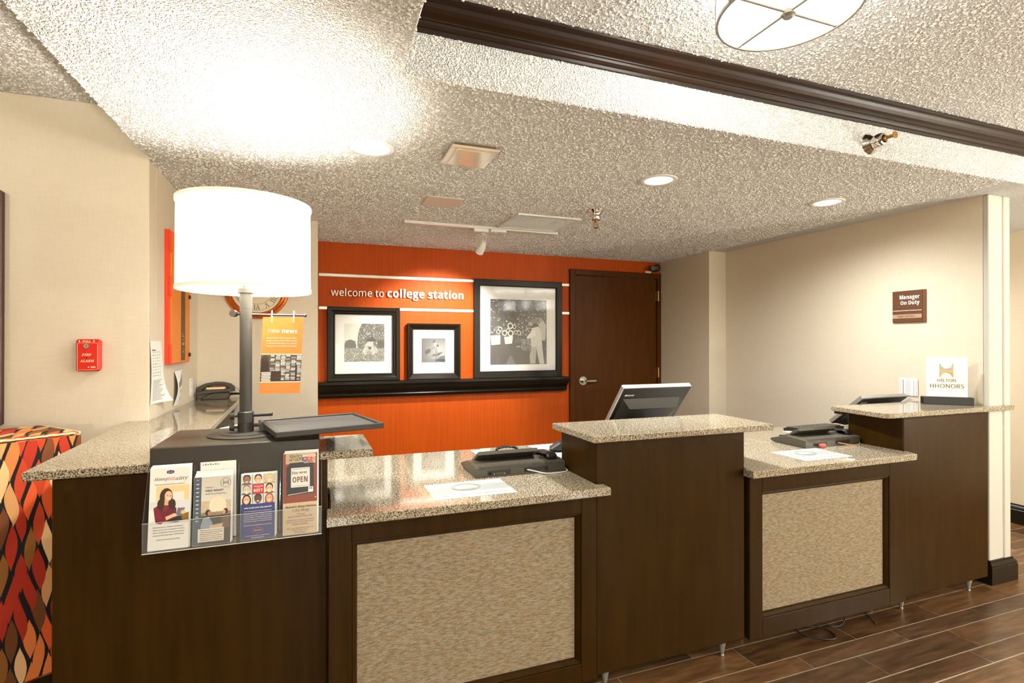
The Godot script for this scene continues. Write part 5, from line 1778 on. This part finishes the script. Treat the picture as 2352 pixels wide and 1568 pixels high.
func desk_things() -> void:
	var p := console_phone("black desk phone on the left counter, beside the middle cabinet's side", Vector3(0.626, LOW + 0.0002, -2.162))
	var c := copy_of(p, "black desk phone with a coral plug in its rear, on the right counter", Vector3(2.518, LOW + 0.0002, -2.150))
	var st := mb()
	box(st, Vector3(0.092, 0.004, 0.0032), Vector3(0.131, 0.021, 0.024), 0.004)
	obj("plug", st, M.coral, c)
	st = mb()
	tube(st, curve([Vector3(0.242, 0.018, 0.002), Vector3(0.27, 0.012, 0.018), Vector3(0.32, 0.004, 0.03), Vector3(0.39, 0.004, 0.022), Vector3(0.432, 0.010, -0.01)], 24), 0.0022, 8)
	obj("cable", st, rgb(206, 150, 110, 0.5), c)
	st = mb()
	tube(st, curve([Vector3(0.240, 0.020, 0.002), Vector3(0.262, 0.016, 0.016), Vector3(0.32, 0.004, 0.036), Vector3(0.39, 0.0035, 0.040), Vector3(0.428, 0.004, 0.024), Vector3(0.436, 0.006, -0.01), Vector3(0.435, 0.02, -0.06)], 32), 0.0024, 8)
	obj("cable", st, M.white, p)
	paper_mat("pale grey printed paper mat on the left counter, in front of the phone", Vector3(0.562, LOW, -2.018), 0.0)
	paper_mat("pale grey printed paper mat on the right counter, in front of the phone", Vector3(2.414, LOW, -2.029), 0.0)
	flat_sheet("tape_scrap", "small cream scrap of paper at the front edge of the right counter", "paper", Vector3(2.487, LOW, -1.870), 0.05, 0.035, 0.3, M.cream)
	monitor("black monitor tilted back behind the central ledge, its silver top edge showing", Vector3(1.687, 1.217, -2.33), deg_to_rad(40), 0.43, 0.33, true)
	monitor("black monitor behind the right hand ledge, only its top edge showing", Vector3(3.533, 1.088, -2.40), deg_to_rad(50), 0.43, 0.30, false)
	# little things beyond the left phone
	flat_sheet("paper_slip", "small white slip of paper behind the left desk phone", "paper", Vector3(0.800, LOW, -2.69), 0.062, 0.10, 0.0, M.paper)
	flat_sheet("paper_sheet", "white sheet lying on the far edge of the left counter", "paper", Vector3(1.19, LOW, -2.69), 0.16, 0.12, 0.05, M.paper)
	flat_sheet("paper_sheet", "white sheet beside the middle cabinet, under the scanner", "paper", Vector3(1.235, LOW, -2.42), 0.16, 0.20, 0.2, M.paper)
	var coil := mb()
	var pts := []
	for i in 260:
		var f := i / 259.0
		var a := PI * (1.0 - f)
		var ce := Vector3(0.948 + cos(a) * 0.058, LOW + 0.008 + sin(a) * 0.012, -2.655 - sin(a) * 0.02)
		var w := TAU * 34.0 * f
		var rad := Vector3(cos(a), 0, -sin(a) * 0.3).normalized()
		pts.append(ce + (rad * cos(w) + Vector3.UP * sin(w)) * 0.006)
	tube(coil, pts, 0.0016, 5)
	tag(obj("phone_cord", coil, M.phone_dark), "dark coiled phone cord behind the left desk phone", "cord")
	var t := thing("barcode_scanner", "black handheld scanner with a coral button beside the middle cabinet", "scanner", Vector3(1.262, LOW + 0.001, -2.55), "", Basis(Vector3.UP, -0.35))
	st = mb()
	var hp := PackedVector2Array()
	for q in [[-0.10, 0.0], [-0.10, 0.018], [-0.05, 0.05], [0.01, 0.062], [0.06, 0.050], [0.10, 0.030], [0.10, 0.0]]:
		hp.append(Vector2(q[0], q[1]))
	prism(st, hp, 0.075, Transform3D(Basis(), Vector3(0, 0, -0.037)), 0.008)
	obj("body", st, M.black, t)
	st = mb()
	ball(st, Vector3(0.035, 0.056, 0.012), 0.017, 16, 0.5)
	obj("button", st, M.coral, t)
	# beyond the right phone
	t = thing("keyboard", "dark keyboard on the right counter behind the phone", "keyboard", Vector3(3.12, LOW + 0.001, -2.60), "", Basis(Vector3.UP, 0.04))
	st = mb()
	var kp := PackedVector2Array([Vector2(-0.07, 0), Vector2(-0.07, 0.022), Vector2(0.07, 0.014), Vector2(0.07, 0)])
	prism(st, kp, 0.40, Transform3D(Basis(Vector3(0, 0, -1), Vector3(0, 1, 0), Vector3(1, 0, 0)), Vector3(-0.20, 0, 0)), 0.003)
	obj("tray", st, M.phone_dark, t)
	for r in 5:
		for k in 14:
			var y := 0.0215 - (r + 0.5) * 0.0013
			obj("key", bx(Vector3(-0.19 + k * 0.0272, y, 0.058 - r * 0.024), Vector3(-0.168 + k * 0.0272, y + 0.009, 0.040 - r * 0.024), 0.003), M.phone, t)
	flat_sheet("paper_sheet", "white sheet on the right counter, left of the keyboard", "paper", Vector3(2.94, LOW, -2.56), 0.15, 0.12, 0.1, M.paper)
	var pn := mb()
	rod(pn, Vector3(2.86, LOW + 0.006, -2.50), Vector3(2.92, LOW + 0.006, -2.545), 0.005, 10)
	tag(obj("pen", pn, rgb(120, 40, 30, 0.4)), "dark red pen on the right counter, beside the white sheet", "pen")
	# dark edge of a tray hung below the right ledge
	tag(obj("pull_out_tray", bx(Vector3(2.925, LEDGE - 0.046, -2.30), Vector3(2.99, LEDGE - 0.0285, -2.246), 0.003), M.phone_dark), "small dark tray hung under the left end of the right ledge", "tray")
	# cables on the floor under the right hand cabinets
	var cb := mb()
	tube(cb, curve([Vector3(2.20, 0.06, -2.03), Vector3(2.235, 0.02, -1.985), Vector3(2.26, 0.004, -1.935), Vector3(2.32, 0.004, -1.872), Vector3(2.375, 0.004, -1.862), Vector3(2.40, 0.006, -1.895), Vector3(2.38, 0.012, -1.95), Vector3(2.30, 0.02, -1.99), Vector3(2.22, 0.05, -2.04)], 60), 0.0042, 8)
	tag(obj("black_cable", cb, M.black), "black cable looped on the floor below the right woven panel", "cable")
	cb = mb()
	tube(cb, curve([Vector3(2.40, 0.05, -2.03), Vector3(2.46, 0.004, -1.955), Vector3(2.53, 0.004, -1.945), Vector3(2.60, 0.03, -1.98), Vector3(2.66, 0.06, -2.03)], 40), 0.0032, 8)
	tag(obj("black_cable", cb, M.black), "thin black cable drooping to the floor, right of the loop", "cable")
	cb = mb()
	tube(cb, curve([Vector3(2.70, 0.06, -2.03), Vector3(2.712, 0.03, -1.97), Vector3(2.70, 0.004, -1.90), Vector3(2.695, 0.004, -1.885)], 24), 0.003, 8)
	tag(obj("black_cable", cb, M.black), "short black cable end touching the floor, near the right cabinet's leg", "cable")
	# file sorter behind the box
	t = thing("file_sorter", "dark file sorter with white sheets behind the lamp's collar", "file sorter", Vector3(-0.385, LOW + 0.0005, -2.64))
	obj("bin", bx(Vector3(-0.05, 0, -0.11), Vector3(0.05, 0.13, 0.10), 0.003), M.black, t)
	for k in 3:
		obj("divider", bx(Vector3(-0.045 + k * 0.03, 0.1305, -0.10), Vector3(-0.042 + k * 0.03, 0.150, 0.09), 0.001), M.black, t)
	st = sheet(Vector3(-0.03, 0.205, 0.02), Vector3(0.044, 0.215, -0.01), Vector3(0.040, 0.132, 0.0), Vector3(-0.035, 0.132, 0.03), 0.001)
	obj("white_sheets", st, M.paper, t)

# ---------------------------------------------------------------- the left side
func bent_sheet(called: String, label: String, img: Image, rows: int, cols: int, f: Callable) -> void:
	var st := mb()
	st.set_smooth_group(3)
	for i in rows:
		for j in cols:
			var p := []
			var uv := []
			for q in [[0, 0], [1, 0], [1, 1], [0, 1]]:
				var a := float(j + q[0]) / cols
				var b := float(i + q[1]) / rows
				p.append(f.call(a, b))
				uv.append(Vector2(a, b))
			var n: Vector3 = (p[1] - p[0]).cross(p[0] - p[3])
			face(st, p, n, uv)
	tag(obj(called, st, pic(img, 0.7)), label, "paper")

func printed_page(w: int, h: int, kind: int) -> Image:
	var im := blank(w, h, Color(0.92, 0.915, 0.88))
	if kind == 0:
		rect(im, 26, 60, 60, 7, grey(0.25))
		rect(im, 26, 76, w - 50, 2, grey(0.4))
		for i in 8:
			for k in 4:
				rect(im, 30 + k * 36, 96 + i * 20, rng.randi_range(8, 24), 4, grey(0.35))
		for i in 16:
			rect(im, 30, 270 + i * 9, rng.randi_range(w - 110, w - 60), 3, grey(0.4))
	else:
		poly(im, [[20, 110], [w - 40, 30], [w - 20, 120], [24, 150]], grey(0.55))
		strokes(im, 30, 40, w - 60, 100, 240, 0.25, 0.9, 6, 0.4)
		for i in 5:
			rect(im, 40, 165 + i * 9, w - 80, 3, grey(0.4))
		for i in 6:
			rect(im, 60, 230 + i * 10, rng.randi_range(40, w - 110), 3, grey(0.5))
	return im

func left_side() -> void:
	# fire alarm pull station
	var t := thing("fire_alarm", "red fire alarm pull station on the beige wall", "fire alarm", Vector3(-1.0205, 1.3935, -3.03))
	obj("back_box", bx(Vector3(-0.042, -0.066, 0.0), Vector3(0.042, 0.072, 0.026), 0.004), M.red, t)
	obj("pull_cover", bx(Vector3(-0.047, -0.075, 0.024), Vector3(0.047, 0.076, 0.046), 0.007), M.red, t)
	var xf := Transform3D(Basis(), Vector3(0, 0, 0.0462))
	var st := mb()
	txt(st, "PULL", bold, 0.030, 0.009, xf * Transform3D(Basis(), Vector3(-0.004, 0.066, 0)))
	txt(st, "FIRE", serif_bold, 0.036, 0.0105, xf * Transform3D(Basis(), Vector3(-0.004, 0.003, 0)), 0.0004, 0.3)
	txt(st, "ALARM", serif_bold, 0.052, 0.0105, xf * Transform3D(Basis(), Vector3(-0.002, -0.026, 0)), 0.0004, 0.3)
	for s in [-1.0, 1.0]:
		face(st, [xf * Vector3(s * 0.028 - 0.004, 0.0725, 0.0003), xf * Vector3(s * 0.028 - 0.0075, 0.066, 0.0003), xf * Vector3(s * 0.028 - 0.0005, 0.066, 0.0003)], Vector3(0, 0, 1))
		box(st, Vector3(s * 0.028 - 0.0055, 0.0615, 0.0462), Vector3(s * 0.028 - 0.0025, 0.0665, 0.0465), 0.0)
	var loop := []
	for q in [[-0.040, -0.068], [0.034, -0.068], [0.038, -0.064], [0.038, 0.054], [0.034, 0.058], [-0.036, 0.058], [-0.040, 0.054], [-0.040, -0.066]]:
		loop.append(xf * Vector3(q[0], q[1], 0.0))
	tube(st, loop, 0.0007, 6)
	obj("lettering", st, M.cream, t)
	st = mb()
	for k in 2:
		box(st, Vector3(0.012, -0.0545 - k * 0.0045, 0.0462), Vector3(0.030, -0.052 - k * 0.0045, 0.0465), 0.0)
	ball(st, xf * Vector3(0.003, -0.055, 0), 0.004, 10, 0.6)
	obj("maker_mark", st, M.cream, t)
	st = mb()
	rod(st, xf * Vector3(-0.004, 0.044, -0.002), xf * Vector3(-0.004, 0.044, 0.006), 0.0125, 24, 0.0105)
	obj("key_lock", st, M.chrome, t)
	obj("keyhole", bx(Vector3(-0.0052, 0.040, 0.0515), Vector3(-0.0028, 0.048, 0.0524), 0.0), M.void, t)
	st = mb()
	rod(st, xf * Vector3(-0.004, -0.0115, -0.002), xf * Vector3(-0.004, -0.0115, 0.0008), 0.0026, 12)
	obj("pin_hole", st, M.void, t)
	# edge of a dark framed picture
	t = thing("framed_picture", "dark frame cut off by the photo's left edge, above the patterned seat", "picture", Vector3(-1.62, 1.61, -3.03))
	st = mb()
	for q in [[-0.275, -0.215, -0.53, 0.53], [0.215, 0.275, -0.53, 0.53], [-0.215, 0.215, -0.53, -0.47], [-0.215, 0.215, 0.47, 0.53]]:
		box(st, Vector3(q[0], q[2], 0), Vector3(q[1], q[3], 0.035), 0.006)
	obj("frame", st, rgb(60, 20, 8, 0.35), t)
	obj("mat_board", bx(Vector3(-0.22, -0.475, 0.002), Vector3(0.22, 0.475, 0.012), 0.0), M.mat_board, t)
	# the patterned high backed chair
	t = thing("banquette", "high upholstered seat back in orange leaf patterned fabric, left of the desk", "seat")
	var P0 := Vector2(-0.945, -2.700)
	var u := Vector2(-0.817, 0.577)
	var v := Vector2(-0.66, -0.75).normalized()
	var q1 := P0 + u * 0.95
	st = mb()
	slab(st, [[P0.x, P0.y], [q1.x, q1.y], [q1.x + v.x * 0.36, q1.y + v.y * 0.36], [P0.x + v.x * 0.36, P0.y + v.y * 0.36]], 0.10, 1.08, 0.016, true)
	obj("back", st, M.leaf, t)
	st = mb()
	for e in [[P0 + u * 0.02, q1], [P0 + v * 0.01, P0 + v * 0.35]]:
		var pts := []
		for i in 90:
			var f := i / 89.0
			var pp: Vector2 = e[0].lerp(e[1], f)
			pts.append(Vector3(pp.x, 1.0745 + 0.0007 * sin(i * 1.9), pp.y + 0.004))
		tube(st, pts, 0.0045, 6)
	obj("piping", st, M.piping, t)
	for c in [[0.06, 0.05], [0.89, 0.05], [0.06, 0.31], [0.89, 0.31]]:
		var fp: Vector2 = P0 + u * c[0] + v * c[1]
		st = mb()
		rod(st, Vector3(fp.x, 0, fp.y), Vector3(fp.x, 0.102, fp.y), 0.016, 14, 0.024)
		obj("leg", st, M.black_wood, t)
	# orange cabinet on the side wall
	t = thing("wall_cabinet", "shallow orange metal wall cabinet with a brown stripe, behind the lamp shade", "cabinet", Vector3(-0.79, 1.70, -3.52))
	obj("body", bx(Vector3(0.0, -0.365, -0.222), Vector3(0.026, 0.37, 0.218), 0.002), M.orange_edge, t)
	obj("door", bx(Vector3(0.026, -0.362, -0.220), Vector3(0.031, 0.367, 0.214), 0.002), M.orange_paint, t)
	obj("stripe", bx(Vector3(0.031, -0.35, -0.10), Vector3(0.0318, 0.36, -0.005), 0.0), rgb(92, 60, 16, 0.5), t)
	for y in [-0.31, 0.06, 0.30]:
		obj("hinge", bx(Vector3(0.020, y - 0.055, 0.212), Vector3(0.036, y + 0.055, 0.222), 0.003), M.orange_edge, t)
	for y in [0.035, -0.32]:
		obj("latch", bx(Vector3(0.031, y - 0.012, -0.216), Vector3(0.040, y + 0.012, -0.186), 0.003), M.black, t)
	st = mb()
	var lx := Transform3D(Basis(Vector3(0, 0, -1), Vector3.UP, Vector3(1, 0, 0)), Vector3(0.032, 0, -0.052))
	for q in [[-0.024, -0.215, 0.012, 0.030], [-0.004, -0.213, 0.026, 0.010], [-0.004, -0.232, 0.026, 0.010], [-0.026, -0.262, 0.050, 0.018], [-0.026, -0.285, 0.050, 0.004], [-0.018, -0.305, 0.034, 0.010]]:
		box(st, lx * Vector3(q[0], q[1], 0), lx * Vector3(q[0] + q[2], q[1] + q[3], 0.0006), 0.0)
	obj("printed_mark", st, M.tan_bar, t)
	# two sheets taped to the side wall, curling away from it
	bent_sheet("notice_sheet", "tall white typed sheet taped to the side wall, its lower corner curling", printed_page(200, 430, 0), 10, 6, func(a: float, b: float): return Vector3(-0.7885 + 0.006 * sin(b * 3.0) + 0.05 * pow(a, 3.0) * pow(b, 5.0), 1.462 - b * 0.318, -3.045 - a * (0.19 + 0.03 * b)))
	bent_sheet("notice_sheet", "small creased white sheet taped to the side wall below the orange cabinet", printed_page(180, 300, 1), 8, 6, func(a: float, b: float): return Vector3(-0.787 + 0.022 * sin(b * PI) * (1.0 - a) + 0.01 * sin(a * 3.0), 1.30 - b * 0.20 - (1.0 - a) * 0.012, -3.50 - a * 0.175 + b * 0.03))
	t = thing("outlet_plate", "white outlet plate on the side wall beside the old phone", "outlet", Vector3(-0.79, 1.165, -3.92))
	obj("plate", bx(Vector3(0, -0.058, -0.036), Vector3(0.006, 0.058, 0.036), 0.002), M.white, t)
	for y in [-0.022, 0.022]:
		obj("socket", bx(Vector3(0.0055, y - 0.014, -0.015), Vector3(0.0075, y + 0.014, 0.015), 0.001), M.card, t)
	# wall clock
	t = thing("wall_clock", "round copper rimmed wall clock with Roman numerals, half hidden by the lamp shade", "clock", Vector3(-0.42, 1.834, -4.12))
	var R := Basis(Vector3(1, 0, 0), PI / 2)
	st = mb()
	lathe(st, [Vector2(0.211, 0.0), Vector2(0.211, 0.012), Vector2(0.205, 0.022), Vector2(0.198, 0.024), Vector2(0.194, 0.020), Vector2(0.186, 0.028), Vector2(0.178, 0.030), Vector2(0.173, 0.022), Vector2(0.166, 0.014)], 72, Transform3D(R, Vector3.ZERO))
	obj("rim", st, M.copper, t)
	st = mb()
	lathe(st, [Vector2(0, 0.0135), Vector2(0.168, 0.0135)], 64, Transform3D(R, Vector3.ZERO))
	obj("dial", st, rgb(226, 212, 178, 0.6), t)
	var rom := ["XII", "I", "II", "III", "IIII", "V", "VI", "VII", "VIII", "IX", "X", "XI"]
	for i in 12:
		var a := TAU * i / 12.0
		st = mb()
		txt(st, rom[i], serif, 0, 0.030, Transform3D(Basis(Vector3(0, 0, 1), -a), Vector3(sin(a) * 0.128, cos(a) * 0.128, 0.0138)))
		obj("numeral", st, M.ink, t)
	for rr in [0.150, 0.106]:
		var pts := []
		for i in 65:
			pts.append(Vector3(sin(TAU * i / 64.0) * rr, cos(TAU * i / 64.0) * rr, 0.0138))
		st = mb()
		tube(st, pts, 0.0009, 5)
		obj("ring_line", st, M.ink, t)
	for q in [[0.9, 0.075, 0.004], [3.7, 0.105, 0.003]]:
		var hd := bx(Vector3(-q[2], -0.02, 0.016), Vector3(q[2], q[1], 0.0175), 0.001, Transform3D(Basis(Vector3(0, 0, 1), -q[0]), Vector3.ZERO))
		obj("hand", hd, M.black, t)
	# old desk phone at the far end of the ledge
	t = thing("desk_phone", "older dark desk phone with a curved handset, at the far end of the left ledge", "phone", Vector3(-0.665, LEDGE + 0.0005, -4.03))
	st = mb()
	var sp := PackedVector2Array()
	for q in [[-0.085, 0], [0.075, 0], [0.088, 0.022], [0.075, 0.045], [0.01, 0.048], [-0.03, 0.040], [-0.065, 0.020]]:
		sp.append(Vector2(q[0], q[1]))
	prism(st, sp, 0.10, Transform3D(Basis(), Vector3(0, 0, -0.06)), 0.005)
	obj("stand", st, M.phone, t)
	st = mb()
	var bp := PackedVector2Array()
	for q in [[-0.108, 0.030], [-0.105, 0.052], [-0.04, 0.066], [0.09, 0.070], [0.094, 0.050], [0.0, 0.045]]:
		bp.append(Vector2(q[0], q[1]))
	prism(st, bp, 0.11, Transform3D(Basis(), Vector3(0, 0, -0.06)), 0.005)
	obj("body", st, M.phone, t)
	obj("keypad", bx(Vector3(-0.055, 0.066, -0.035), Vector3(0.058, 0.080, 0.02), 0.004), M.cream, t)
	for k in 12:
		obj("key", bx(Vector3(-0.046 + (k % 6) * 0.016, 0.079, -0.02 + (k / 6) * 0.016), Vector3(-0.036 + (k % 6) * 0.016, 0.083, -0.010 + (k / 6) * 0.016), 0.001), M.orange_edge if k % 6 > 1 else M.phone, t)
	st = mb()
	var ar := PackedVector2Array()
	for q in [[-0.128, 0.052], [-0.118, 0.078], [-0.07, 0.103], [-0.01, 0.113], [0.04, 0.111], [0.085, 0.098], [0.108, 0.078], [0.112, 0.050], [0.085, 0.046], [0.078, 0.068], [0.05, 0.086], [-0.01, 0.090], [-0.055, 0.082], [-0.082, 0.062], [-0.10, 0.034], [-0.122, 0.034]]:
		ar.append(Vector2(q[0], q[1]))
	prism(st, ar, 0.048, Transform3D(Basis(), Vector3(0, 0, -0.085)), 0.006)
	obj("handset", st, M.phone, t)
	st = mb()
	var pts := []
	for i in 200:
		var f := i / 199.0
		pts.append(Vector3(0.085 + f * 0.08, 0.030 + sin(f * 40.0 * PI) * 0.006, -0.03 + cos(f * 40.0 * PI) * 0.006))
	tube(st, pts, 0.0022, 5)
	obj("coiled_cord", st, M.phone_dark, t)
	st = mb()
	tube(st, curve([Vector3(0.108, 0.072, -0.06), Vector3(0.125, 0.066, -0.05), Vector3(0.14, 0.045, -0.04), Vector3(0.145, 0.020, -0.03)], 16), 0.0014, 6)
	obj("cable", st, M.phone_dark, t)

# ---------------------------------------------------------------- the right side
func right_side() -> void:
	var t := thing("wall_sign", "brown Manager On Duty plaque on the right hand wall", "sign", Vector3(3.7958, 1.702, -2.42))
	obj("backplate", bx(Vector3(-0.010, -0.110, -0.107), Vector3(0.0, 0.110, 0.107), 0.002), M.brown_sign, t)
	obj("face_plate", bx(Vector3(-0.014, -0.108, -0.105), Vector3(-0.0098, 0.108, 0.088), 0.001), rgb(96, 60, 34, 0.45), t)
	obj("name_strip", bx(Vector3(-0.0155, -0.080, -0.104), Vector3(-0.0138, -0.053, 0.086), 0.0005), M.tan_bar, t)
	var xf := Transform3D(Basis(Vector3(0, 0, 1), Vector3.UP, Vector3(-1, 0, 0)), Vector3(-0.0142, 0, 0))
	var st := mb()
	txt(st, "Manager", bold, 0.128, 0.036, xf * Transform3D(Basis(), Vector3(0.008, 0.061, 0)), 0.0008)
	txt(st, "On Duty", bold, 0.122, 0.034, xf * Transform3D(Basis(), Vector3(0.011, 0.022, 0)), 0.0008)
	box(st, xf * Vector3(-0.10, -0.0285, 0), xf * Vector3(0.084, -0.0255, 0.0008), 0.0)
	obj("lettering", st, M.card, t)
	st = mb()
	txt(st, "Night Auditor", sans, 0.112, 0.017, xf * Transform3D(Basis(), Vector3(-0.012, -0.067, 0.0018)), 0.0005)
	obj("strip_lettering", st, M.brown_sign, t)
	# list card on the wall
	var im := blank(120, 110, Color(0.92, 0.91, 0.89))
	for i in 9:
		var y := 14 + i * 11
		poly(im, [[22, y + 8], [27, y], [32, y + 8]], Color(0.35, 0.12, 0.10))
		rect(im, 40, y + 3, 34, 2, grey(0.55))
		rect(im, 90, y + 3, 8, 3, grey(0.35))
		rect(im, 108, y + 3, 6, 3, grey(0.35))
		rect(im, 6, y + 3, 6, 3, grey(0.6))
	var o := obj("list_card", sheet(Vector3(3.790, 1.214, -2.486), Vector3(3.790, 1.208, -2.365), Vector3(3.790, 1.092, -2.365), Vector3(3.790, 1.092, -2.486), 0.001), pic(im, 0.6))
	tag(o, "small white list card with rows of dark red marks, above the right monitor", "card")
	# acrylic sign
	t = thing("acrylic_sign", "clear acrylic sign with a metal emblem in a black base, on the right ledge", "sign", Vector3(3.652, LEDGE + 0.0005, -2.112), "", Basis(Vector3.UP, -0.73))
	obj("base", bx(Vector3(-0.127, 0, -0.027), Vector3(0.127, 0.046, 0.027), 0.002), M.black, t)
	var fr := StandardMaterial3D.new()
	fr.transparency = BaseMaterial3D.TRANSPARENCY_ALPHA
	fr.albedo_color = Color(0.90, 0.92, 0.90, 0.8)
	fr.roughness = 0.12
	obj("panel", bx(Vector3(-0.105, 0.0462, -0.005), Vector3(0.103, 0.292, 0.005), 0.002), fr, t)
	var f2 := Transform3D(Basis(), Vector3(0, 0, 0.0053))
	st = mb()
	var up := PackedVector2Array()
	var dn := PackedVector2Array()
	hourglass_half(up, 1.0)
	hourglass_half(dn, -1.0)
	prism(st, up, 0.004, f2 * Transform3D(Basis(), Vector3(-0.003, 0.213, 0)), 0.0008)
	obj("emblem_top", st, rgb(150, 146, 136, 0.35, 0.4), t)
	st = mb()
	prism(st, dn, 0.004, f2 * Transform3D(Basis(), Vector3(-0.003, 0.209, 0)), 0.0008)
	obj("emblem_bottom", st, M.gold, t)
	st = mb()
	txt(st, "HILTON", sans, 0.092, 0.019, f2 * Transform3D(Basis(), Vector3(-0.003, 0.149, 0)), 0.001)
	txt(st, "HHONORS", sans, 0.170, 0.025, f2 * Transform3D(Basis(), Vector3(-0.001, 0.114, 0)), 0.001)
	obj("lettering", st, rgb(112, 90, 62, 0.5), t)

func hourglass_half(p: PackedVector2Array, s: float) -> void:
	var w := 0.066
	p.append(Vector2(-w / 2, 0))
	p.append(Vector2(-w / 2, s * w * 0.60))
	for i in range(0, 11):
		var a := PI + PI * i / 10.0
		p.append(Vector2(cos(a) * w * 0.46, s * (w * 0.60 + sin(a) * w * 0.46)))
	p.append(Vector2(w / 2, s * w * 0.60))
	p.append(Vector2(w / 2, 0))
